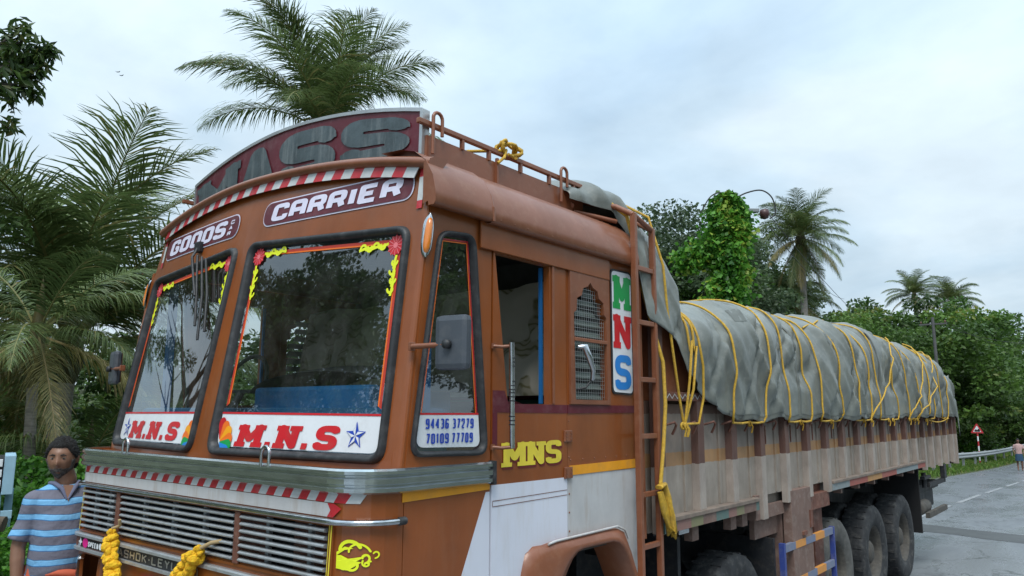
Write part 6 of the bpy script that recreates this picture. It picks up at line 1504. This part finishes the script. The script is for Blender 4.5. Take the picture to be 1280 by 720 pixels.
# grass on the verge
g = np.random.default_rng(8); n = 30000
X = 14+80*g.random(n)**1.1; Y = np.array([road_l(a) for a in X])+.05+2.6*g.random(n)**.8; Z = np.array([zg(a, b) for a, b in zip(X, Y)])
S = (.10+.16*g.random(n))
AX = np.stack([.35*g.normal(size=n), .35*g.normal(size=n), np.ones(n)], 1)
put('verge_grass', leaf_mesh('verge_grass', np.stack([X, Y, Z+S*.4], 1), AX, S, leafmat('grass_blade', (.045, .095, .015), (.12, .22, .035), (.22, .22, .07)), g.random(n), ratio=.22), None, kind='stuff', label='short green grass between the road edge and the guardrail', cat='grass')
# warning sign
wx, wy = dirpos(1219, 55); zs_ = ztop(535, 1219, 55); zf = zg(wx, wy)
wt = thing('warning_sign', 'small triangular warning sign on a red and white post behind the guardrail', 'road sign', (wx, wy, zf))
VD = Vector((CAMP.x-wx, CAMP.y-wy, 0)).normalized(); RD = Vector((-VD.y, VD.x, 0))
sgn = lambda u, v, w: tuple(Vector((wx, wy, v))+RD*u+VD*w)
for k in range(7): 
    h0 = zf-.05+(zs_-zf)*k/7; h1 = zf-.05+(zs_-zf)*(k+1)/7; MB().tube([(wx, wy, h0), (wx, wy, h1)], .045, 8).out('post_band', STICKW if k % 2 else REDW, wt)
tri = lambda s_: [(-.5*s_, zs_-.29*s_+.05), (.5*s_, zs_-.29*s_+.05), (0, zs_+.58*s_+.05)]
shape([rpoly(tri(.72), .08, 4)], sgn, .06, thick=.01).out('plate', REDW, wt)
shape([rpoly(tri(.44), .03, 4)], sgn, .064).out('plate_face', STICKW, wt)
shape([[(-.16, zs_-.02), (-.06, zs_+.10), (.0, zs_+.03), (.10, zs_+.14), (.17, zs_-.02), (.14, zs_-.06), (-.12, zs_-.06)]], sgn, .068).out('pictogram', BLACK, wt)

# ---- left verge: blue stall box, log rail
bx, by = dirpos(25, 7.6)
def L3(u, v, z): # u to the viewer's right, v away from the camera
    a = R(39.24+33.7); return Vector((bx, by, 0))+Vector((math.sin(a), -math.cos(a), 0))*u+Vector((math.cos(a), math.sin(a), 0))*v+Vector((0, 0, z))
Ms = Matrix.Translation((bx, by, 0)) @ Matrix.Rotation(R(39.24+33.7-90), 4, 'Z')
z1 = ztop(572, 9, 7.6); z2 = ztop(612, 9, 7.6)
bt_ = thing('roadside_box', 'pale blue painted box with white slatted top at the left edge', 'stall box', (bx, by, zg(bx, by)))
MB().box((-.95, .02, z2), (-.03, .5, z1), bev=.01, M=Ms).out('top_case', RUBBER, bt_)
MB().box((-.06, .0, z2-.03), (.02, .54, z1+.015), bev=.006, M=Ms).out('side_frame', PALEBLUE, bt_)
for k in range(3): MB().box((-.93, -.012, z2+.03+k*(z1-z2-.02)/3), (-.07, .02, z2+.03+(k+.72)*(z1-z2-.02)/3), bev=.004, M=Ms).out('white_slat', STICKW, bt_)
MB().box((-.93, .04, .25), (-.055, .48, z2-.012), bev=.01, M=Ms).out('lower_panel', PALEBLUE, bt_)
MB().box((-.03, .2, .1), (.03, .26, z2), M=Ms).out('leg', PALEBLUE, bt_)
MB().box((-.05, .0, z2-.22), (.03, .04, z2-.16), M=Ms).out('cross_rail', PALEBLUE, bt_)
lg = thing('log_rail', 'weathered log laid level on short posts beside the blue box', 'log fence', (bx, by, zg(bx, by)))
zl = ztop(652, 10, 7.0)
a_, b_ = px3(-120, 648, 7.0), px3(30, 651, 6.7)
MB().tube([a_.lerp(b_, t)+Vector((0, 0, .012*math.sin(t*9))) for t in np.linspace(0, 1, 12)], [.055+.008*math.sin(k*2.3) for k in range(12)], 12).out('log', WOOD, lg)
for t in (.2, .88): p = a_.lerp(b_, t); MB().tube([(p.x, p.y, 0), (p.x+.02, p.y, p.z)], .045, 8).out('log_post', WOOD, lg)
# two birds
for k, (px, py) in enumerate(((114, 70), (119, 75))):
    c = px3(px, py, 90); w_ = .30
    mb = MB(); mb.add([c+Vector((0, 0, 0)), c+RV*w_+Vector((0, 0, .12)), c+RV*w_*.5+Vector((.12, .1, .02)), c-RV*w_+Vector((0, 0, .10)), c-RV*w_*.5+Vector((.12, .1, .02))], [(0, 1, 2), (0, 2, 4), (0, 4, 3)]); mb.tube([c+Vector((-.08, -.08, 0)), c, c+Vector((.14, .14, 0))], [.01, .045, .01], 6)
    mb.out('bird', mat('grey_bird', (.22, .25, .28), .8), None, label=('upper' if k == 0 else 'lower')+' of two tiny birds flying in the left sky', cat='bird', group='birds in flight')
# =================================================================== PEOPLE
SKIN = mat('brown_skin', (.25, .130, .082), .42, vary=.2, vscale=9, bump=.05, bscale=80)
SKIN2 = mat('brown_skin_far', (.16, .08, .05), .5)
def remeshed(name, mb, m, parent, voxel=.006, smooth_it=3, mw=None, label=None):
    me = mb.mesh(m, name); tmp = bpy.data.objects.new('tmp_body', me); COL.objects.link(tmp)
    r = tmp.modifiers.new('r', 'REMESH'); r.mode = 'VOXEL'; r.voxel_size = voxel; r.use_smooth_shade = True
    if smooth_it: s = tmp.modifiers.new('s', 'SMOOTH'); s.factor = .5; s.iterations = smooth_it
    dg = bpy.context.evaluated_depsgraph_get(); out = bpy.data.meshes.new_from_object(tmp.evaluated_get(dg)); out.name = name
    bpy.data.objects.remove(tmp); bpy.data.meshes.remove(me)
    if not out.materials: out.materials.append(m)
    return put(name, out, parent, mw, label=label)
def ell(mb, c, r, n=16, M=None):
    c = Vector(c); rows = []
    for i in range(n+1):
        a = PI*i/n
        rows.append([c+(M @ Vector((r[0]*math.sin(a)*math.cos(b), r[1]*math.sin(a)*math.sin(b), r[2]*math.cos(a))) if M else Vector((r[0]*math.sin(a)*math.cos(b), r[1]*math.sin(a)*math.sin(b), r[2]*math.cos(a)))) for b in np.linspace(0, 2*PI, n+1)])
    rows = [[Vector((p.x, p.y, p.z)) for p in rw] for rw in rows]
    base = len(mb.v); m = n
    mb.v.append(tuple(rows[0][0])); 
    for i in range(1, n): mb.v += [tuple(p) for p in rows[i][:-1]]
    mb.v.append(tuple(rows[n][0])); last = len(mb.v)-1
    for k in range(m):
        k2 = (k+1) % m; mb.f.append((base, base+1+k, base+1+k2)); mb.mi.append(0); mb.sm.append(True)
        for i in range(n-2):
            a = base+1+i*m; mb.f.append((a+k, a+m+k, a+m+k2, a+k2)); mb.mi.append(0); mb.sm.append(True)
        a = base+1+(n-2)*m; mb.f.append((a+k, last, a+k2)); mb.mi.append(0); mb.sm.append(True)
def loft(mb, secs, n=22, caps=True, ex=2.3):
    """secs: (centre, half-width x, half-depth y)"""
    rows = []
    for c, a, b in secs:
        rows.append([(c[0]+a*math.copysign(abs(math.cos(t))**(2/ex), math.cos(t)), c[1]+b*math.copysign(abs(math.sin(t))**(2/ex), math.sin(t)), c[2]) for t in [2*PI*k/n for k in range(n)]])
    base = len(mb.v)
    for r_ in rows: mb.v += r_
    for i in range(len(rows)-1):
        for k in range(n): mb.f.append((base+i*n+k, base+i*n+(k+1) % n, base+(i+1)*n+(k+1) % n, base+(i+1)*n+k)); mb.mi.append(0); mb.sm.append(True)
    if caps:
        mb.f.append(tuple(base+k for k in range(n))[::-1]); mb.mi.append(0); mb.sm.append(True)
        mb.f.append(tuple(base+(len(rows)-1)*n+k for k in range(n))); mb.mi.append(0); mb.sm.append(True)
def head_pts(o, Rm, grow=0.0, region=None, n=40, noise_a=0.0, skip=None):
    """deformed head surface; front is -y in head space"""
    rows = []
    for i in range(n+1):
        el = PI/2-PI*i/n; row = []
        for j in range(n+1):
            az = 2*PI*j/n; d = Vector((math.cos(el)*math.sin(az), -math.cos(el)*math.cos(az), math.sin(el)))
            a_ = (az+PI) % (2*PI)-PI; E_ = math.degrees(el); A_ = math.degrees(a_)
            G = lambda a0, e0, sa, se: math.exp(-((A_-a0)/sa)**2-((E_-e0)/se)**2)
            r = Vector((.077*(1-.20*max(0, -d.z)*(1 if d.y < .2 else .5)), .098*(1-.10*max(0, -d.z)), .118))
            k = 1+ .20*G(0, -8, 9, 9)+.08*G(0, 5, 7, 10)-.075*G(20, 8, 11, 8)-.075*G(-20, 8, 11, 8)+.04*G(0, 22, 40, 7)+.055*G(0, -32, 15, 4)+.045*G(0, -40, 15, 4)+.07*G(0, -58, 22, 10)+.02*G(35, -12, 14, 12)+.02*G(-35, -12, 14, 12)-.05*G(0, -47, 14, 4)
            p = Vector((d.x*r.x, d.y*r.y, d.z*r.z))*k
            nn = d.normalized(); gg = grow
            if callable(grow): gg = grow(A_, E_, d)
            p += nn*(gg+(noise_a*noise.noise(nn*14) if gg > 0 else 0))
            row.append(o+Rm @ p)
        rows.append(row)
    return rows
def build_near():
    px_, rad = 92, 5.32; a = R(39.24)+math.atan((640-px_)/943.)
    X0, Y0 = CAMP.x+rad*math.cos(a), CAMP.y+rad*math.sin(a)
    base = .10
    t = thing('person', 'man in blue striped polo shirt and orange lungi standing at the truck front', 'person', (X0, Y0, base))
    ang = a-PI/2      # local x = viewer's right, local -y = towards the camera
    Mw = Matrix.Translation((X0, Y0, base)) @ Matrix.Rotation(ang+R(10), 4, 'Z')
    H = 1.735
    b = MB()
    hip = .90; sh = 1.435
    loft(b, [((0, 0, .86), .140, .115), ((0, 0, .96), .145, .125), ((0, -.01, 1.06), .140, .125), ((0, -.01, 1.18), .138, .122), ((0, 0, 1.30), .145, .115), ((0, .005, 1.38), .150, .10), ((0, .01, 1.43), .115, .075), ((0, .01, 1.47), .06, .055)])
    b.tube([(0, .01, 1.42), (.0, -.005, 1.50), (-.026, -.015, 1.57)], [.062, .058, .056], 14)
    for s in (-1, 1):
        b.tube([(s*.09, 0, .92), (s*.10, -.005, .70), (s*.105, -.01, .50), (s*.105, .005, .30), (s*.105, .012, .09)], [.088, .075, .056, .052, .037], 14)
        ell(b, (s*.105, -.06, .045), (.045, .125, .042))
        for k in range(5): ell(b, (s*(.075+.018*k), -.17+.012*k, .025), (.012, .025, .014), 8)
    # arms: viewer-left arm hangs with the elbow a little out; the other hangs behind the cab corner
    def arm(s, P):
        S0, E_, Wr, Hd = [Vector(q) for q in P]
        b.tube([S0, S0.lerp(E_, .5), E_, E_.lerp(Wr, .3), E_.lerp(Wr, .7), Wr], [.052, .045, .038, .039, .032, .025], 12)
        ell(b, S0, (.055, .055, .055), 12)
        d = (Hd-Wr).normalized(); side = Vector((0, 1, 0)).cross(d).normalized(); fwd_ = Vector((0, -1, 0))
        # palm: thin across, wide front to back
        pc = Wr+d*.045; m_ = Matrix((d.cross(fwd_).normalized(), fwd_, d)).transposed()
        b.tube([Wr, Wr+d*.02], [.024, .024], 10)
        ell(b, pc, (.017, .042, .052), 12, m_)
        for k in range(4):
            y_ = -.031+.0215*k; L_ = (.070, .078, .072, .055)[k]; q0 = Wr+d*.078+fwd_*(-y_); inw = Vector((-s, 0, 0))
            b.tube([q0, q0+d*L_*.5+inw*.006, q0+d*L_*.85+inw*.024, q0+d*L_*.95+inw*.040], [.0085, .008, .0075, .006], 8)
        q0 = Wr+d*.025+fwd_*.030; b.tube([q0, q0+d*.03+fwd_*.022, q0+d*.062+fwd_*.026+Vector((-s, 0, 0))*.01], [.011, .0095, .0075], 8)
    arm(-1, [(-.150, .0, 1.385), (-.205, .01, 1.13), (-.200, -.035, .90), (-.198, -.045, .80)])
    arm(1, [(.150, .0, 1.385), (.190, .03, 1.13), (.17, -.02, .90), (.165, -.03, .80)])
    # head turned to the viewer's left and slightly down
    Rm = (Matrix.Rotation(R(-24), 3, 'Z') @ Matrix.Rotation(R(8), 3, 'X'))
    ho = Vector((-.032, -.020, 1.622))
    rows = head_pts(ho, Rm, n=44)
    base_i = len(b.v); n = 44
    b.grid(rows)
    for s in (-1, 1):
        ell(b, ho+Rm @ Vector((s*.079, .010, .0)), (.012, .022, .033), 10, Rm)
    body = remeshed('body', b, SKIN, t, .0055, 2, Mw)
    # hair: curly black cap
    def hg(A_, E_, d):
        line = 38 if abs(A_) < 35 else (38-(abs(A_)-35)*.9 if abs(A_) < 75 else (2 if abs(A_) < 95 else -32))
        return .011 if E_ > line else -.012
    MB().grid([[Mw @ p for p in rw] for rw in head_pts(ho, Rm, hg, n=64, noise_a=.012)]).out('hair', mat('black_curly_hair', (.012, .011, .011), .85, vary=.4, vscale=90, bump=1.0, bscale=220), t)
    def bg_(A_, E_, d):
        on = (abs(A_) < 78 and E_ < -24-.0*abs(A_) and not (abs(A_) < 13 and -40 < E_ < -33)) or (55 < abs(A_) < 80 and -24 <= E_ < 2) or (abs(A_) < 22 and -30 < E_ < -21)
        return .0035 if on else -.01
    MB().grid([[Mw @ p for p in rw] for rw in head_pts(ho, Rm, bg_, n=80, noise_a=.003)]).out('beard', mat('grizzled_beard', (.045, .036, .032), .9, color2=(.14, .125, .115), vscale=60, bump=.8, bscale=260), t)
    for s in (-1, 1):
        c = ho+Rm @ Vector((s*.030, -.083, .014)); m_ = MB(); ell(m_, c, (.011, .004, .0038), 8, Rm); m_.v = [tuple(Mw @ Vector(v)) for v in m_.v]; m_.out('eye', mat('eye_white', (.25, .21, .18), .3), t)
        c = ho+Rm @ Vector((s*.030, -.088, .013)); m_ = MB(); ell(m_, c, (.005, .003, .0038), 8, Rm); m_.v = [tuple(Mw @ Vector(v)) for v in m_.v]; m_.out('iris', BLACK, t)
        m_ = MB(); m_.tube([Mw @ (ho+Rm @ Vector((s*x_, -.094+.35*x_*x_*4, .033+z_))) for x_, z_ in ((.014, 0), (.028, .004), (.046, -.003))], [.003, .0045, .002], 6); m_.out('eyebrow', BLACK, t)
    # striped polo shirt
    s_ = MB()
    loft(s_, [((0, -.005, .965), .158, .150), ((0, -.008, 1.0), .160, .152), ((-.004, -.012, 1.08), .154, .150), ((0, -.012, 1.18), .150, .142), ((0, -.002, 1.30), .158, .130), ((0, .004, 1.385), .162, .112), ((0, .010, 1.435), .150, .085), ((0, .010, 1.47), .085, .068)], n=30)
    for s, P in ((-1, [(-.140, .0, 1.385), (-.180, .005, 1.26), (-.205, .008, 1.165)]), (1, [(.140, .0, 1.385), (.178, .01, 1.26), (.192, .015, 1.165)])):
        s_.tube(P, [.064, .062, .062], 16); ell(s_, P[0], (.062, .066, .060), 12)
    for i, v in enumerate(s_.v):
        v = Vector(v); k = 1+ (.09*noise.noise(Vector((v.x*5, v.y*5, v.z*13)))+.05*noise.noise(Vector((v.x*9+v.z*8, v.y*7, v.z*7)))); s_.v[i] = (v.x*k, v.y*k, v.z)
    m = bpy.data.materials.new('blue_grey_striped_jersey'); m.use_nodes = True; tt = m.node_tree; pp = tt.nodes['Principled BSDF']; pp.inputs['Roughness'].default_value = .85
    co = N(tt, 'ShaderNodeTexCoord'); se = N(tt, 'ShaderNodeSeparateXYZ'); tt.links.new(co.outputs['Object'], se.inputs[0])
    nn = N(tt, 'ShaderNodeTexNoise', i_Scale=4.0, i_Detail=2.0); tt.links.new(co.outputs['Object'], nn.inputs['Vector'])
    ma = N(tt, 'ShaderNodeMath', operation='MULTIPLY_ADD'); ma.inputs[1].default_value = .045; tt.links.new(nn.outputs['Fac'], ma.inputs[0]); tt.links.new(se.outputs['Z'], ma.inputs[2])
    md_ = N(tt, 'ShaderNodeMath', operation='MODULO'); md_.inputs[1].default_value = .084; tt.links.new(ma.outputs[0], md_.inputs[0])
    dv_ = N(tt, 'ShaderNodeMath', operation='DIVIDE'); dv_.inputs[1].default_value = .084; tt.links.new(md_.outputs[0], dv_.inputs[0])
    cr_ = N(tt, 'ShaderNodeValToRGB'); cr_.color_ramp.interpolation = 'CONSTANT'; tt.links.new(dv_.outputs[0], cr_.inputs[0])
    el = cr_.color_ramp.elements; el[0].color = (.135, .135, .175, 1); el[1].position = .48; el[1].color = (.02, .12, .30, 1)
    for q, c in ((.53, (.16, .40, .66)), (.80, (.20, .46, .70)), (.86, (.02, .12, .30)), (.90, (.135, .135, .175))): z = el.new(q); z.color = (*c, 1)
    tt.links.new(cr_.outputs[0], pp.inputs['Base Color'])
    n3 = N(tt, 'ShaderNodeTexNoise', i_Scale=11.0, i_Detail=4.0); tt.links.new(co.outputs['Object'], n3.inputs['Vector']); bb = N(tt, 'ShaderNodeBump'); bb.inputs['Strength'].default_value = .6; bb.inputs['Distance'].default_value = .03
    tt.links.new(n3.outputs['Fac'], bb.inputs['Height']); tt.links.new(bb.outputs[0], pp.inputs['Normal'])
    remeshed('polo_shirt', s_, m, t, .008, 4, Mw)
    POLC = mat('grey_blue_collar', (.12, .13, .20), .85)
    MB().tube([Mw @ Vector(q) for q in ((-.075, .03, 1.475), (-.062, -.045, 1.478), (-.03, -.085, 1.452), (-.004, -.108, 1.39))], [.012, .013, .013, .006], 8).tube([Mw @ Vector(q) for q in ((.075, .03, 1.475), (.066, -.045, 1.478), (.04, -.085, 1.455), (.004, -.110, 1.39))], [.012, .013, .013, .006], 8).out('collar', POLC, t)
    shape([[(-.026, 1.468), (.030, 1.468), (.004, 1.375)]], lambda u, v, w: tuple(Mw @ Vector((u, -.083-.035*(1.475-v)/.1-w, v))), .0, res=.02).out('open_neck', SKIN, t)
    # lungi with a knotted waist
    LU = mat('orange_lungi', (.52, .10, .045), .8, vary=.25, vscale=9, bump=.3, bscale=16)
    l_ = MB()
    rows = []
    for z, aw, ad in ((1.02, .165, .130), (.97, .178, .145), (.88, .192, .16), (.75, .20, .17), (.62, .21, .175), (.52, .215, .18)):
        rows.append([Mw @ Vector(((aw+.010*math.sin(9*t_+z*6))*math.cos(t_), (ad+.010*math.cos(7*t_+z*9))*math.sin(t_), z)) for t_ in np.linspace(0, 2*PI, 61)])
    l_.grid(rows); lu = l_.out('lungi', LU, t)
    for q in range(3):
        MB().tube([Mw @ Vector((-.02+.10*math.cos(u)+.0*q, -.155-.02*math.sin(u*2), .955-.03*q+.03*math.sin(u+q))) for u in np.linspace(-.3+q, 2.2+q, 12)], [.014, .02, .024, .026, .026, .024, .024, .022, .02, .018, .014, .008], 8).out('knot_fold', LU if q != 1 else mat('purple_fold', (.20, .07, .16), .8, vary=.3), lu)
    MB().tube([Mw @ (Vector((-.200, -.035, .915))+Vector((.027*math.cos(u), .027*math.sin(u), 0))) for u in np.linspace(0, 2*PI, 16)[:-1]], .004, 6, closed=True).out('wrist_thread', DARKRED, t)
build_near()
def build_far():
    x, y = dirpos(1268, 49.5); zf = zg0(x)+.004; sc = ((589-552)/932*(49.5*math.cos(math.atan(628/931.65))))/1.66
    t = thing('person', 'distant bare-legged man in pale pink shirt and blue shorts walking on the road', 'person', (x, y, zf))
    Mw = Matrix.Translation((x, y, zf)) @ Matrix.Rotation(math.atan2(y-CAMP.y, x-CAMP.x)-PI/2, 4, 'Z') @ Matrix.Scale(sc, 4)
    b = MB()
    loft(b, [((0, 0, .84), .14, .10), ((0, 0, 1.0), .135, .10), ((0, 0, 1.25), .165, .105), ((0, 0, 1.38), .16, .09), ((0, 0, 1.44), .05, .05)])
    b.tube([(0, 0, 1.40), (0, -.01, 1.50)], [.05, .05], 10)
    for s in (-1, 1):
        b.tube([(s*.08, 0, .9), (s*.10, -.06*s, .48), (s*.10, .04*s, .08)], [.085, .055, .038], 10); ell(b, (s*.10, -.05+.04*s, .04), (.04, .11, .035), 10)
        b.tube([(s*.17, 0, 1.38), (s*.25, .02, 1.12), (s*.20, -.10, .95)], [.048, .038, .026], 10); ell(b, (s*.20, -.12, .92), (.03, .03, .05), 8)
        for k in range(4): b.tube([(s*(.185+.012*k), -.13, .90), (s*(.185+.012*k), -.145, .83)], .007, 6)
    b.grid(head_pts(Vector((0, -.01, 1.60)), Matrix.Identity(3), n=24))
    remeshed('body', b, SKIN2, t, .016, 1, Mw)
    MB().grid([[Mw @ p for p in rw] for rw in head_pts(Vector((0, -.01, 1.60)), Matrix.Identity(3), lambda A_, E_, d: .012 if E_ > (30 if abs(A_) < 50 else -10) else -.01, n=24)]).out('hair', BLACK, t)
    s_ = MB(); loft(s_, [((0, 0, .88), .165, .125), ((0, 0, 1.05), .155, .12), ((0, 0, 1.27), .185, .12), ((0, 0, 1.39), .175, .10), ((0, 0, 1.45), .07, .06)])
    for s in (-1, 1): s_.tube([(s*.165, 0, 1.385), (s*.225, .01, 1.18)], [.065, .062], 10)
    remeshed('shirt', s_, mat('pale_pink_shirt', (.50, .33, .31), .85, vary=.2), t, .02, 2, Mw)
    l_ = MB(); loft(l_, [((0, 0, .92), .155, .12), ((0, 0, .75), .19, .15), ((0, 0, .52), .20, .155)], caps=False); l_.v = [tuple(Mw @ Vector(v)) for v in l_.v]; l_.out('blue_shorts', mat('dark_blue_cloth', (.02, .06, .11), .85), t)
build_far()
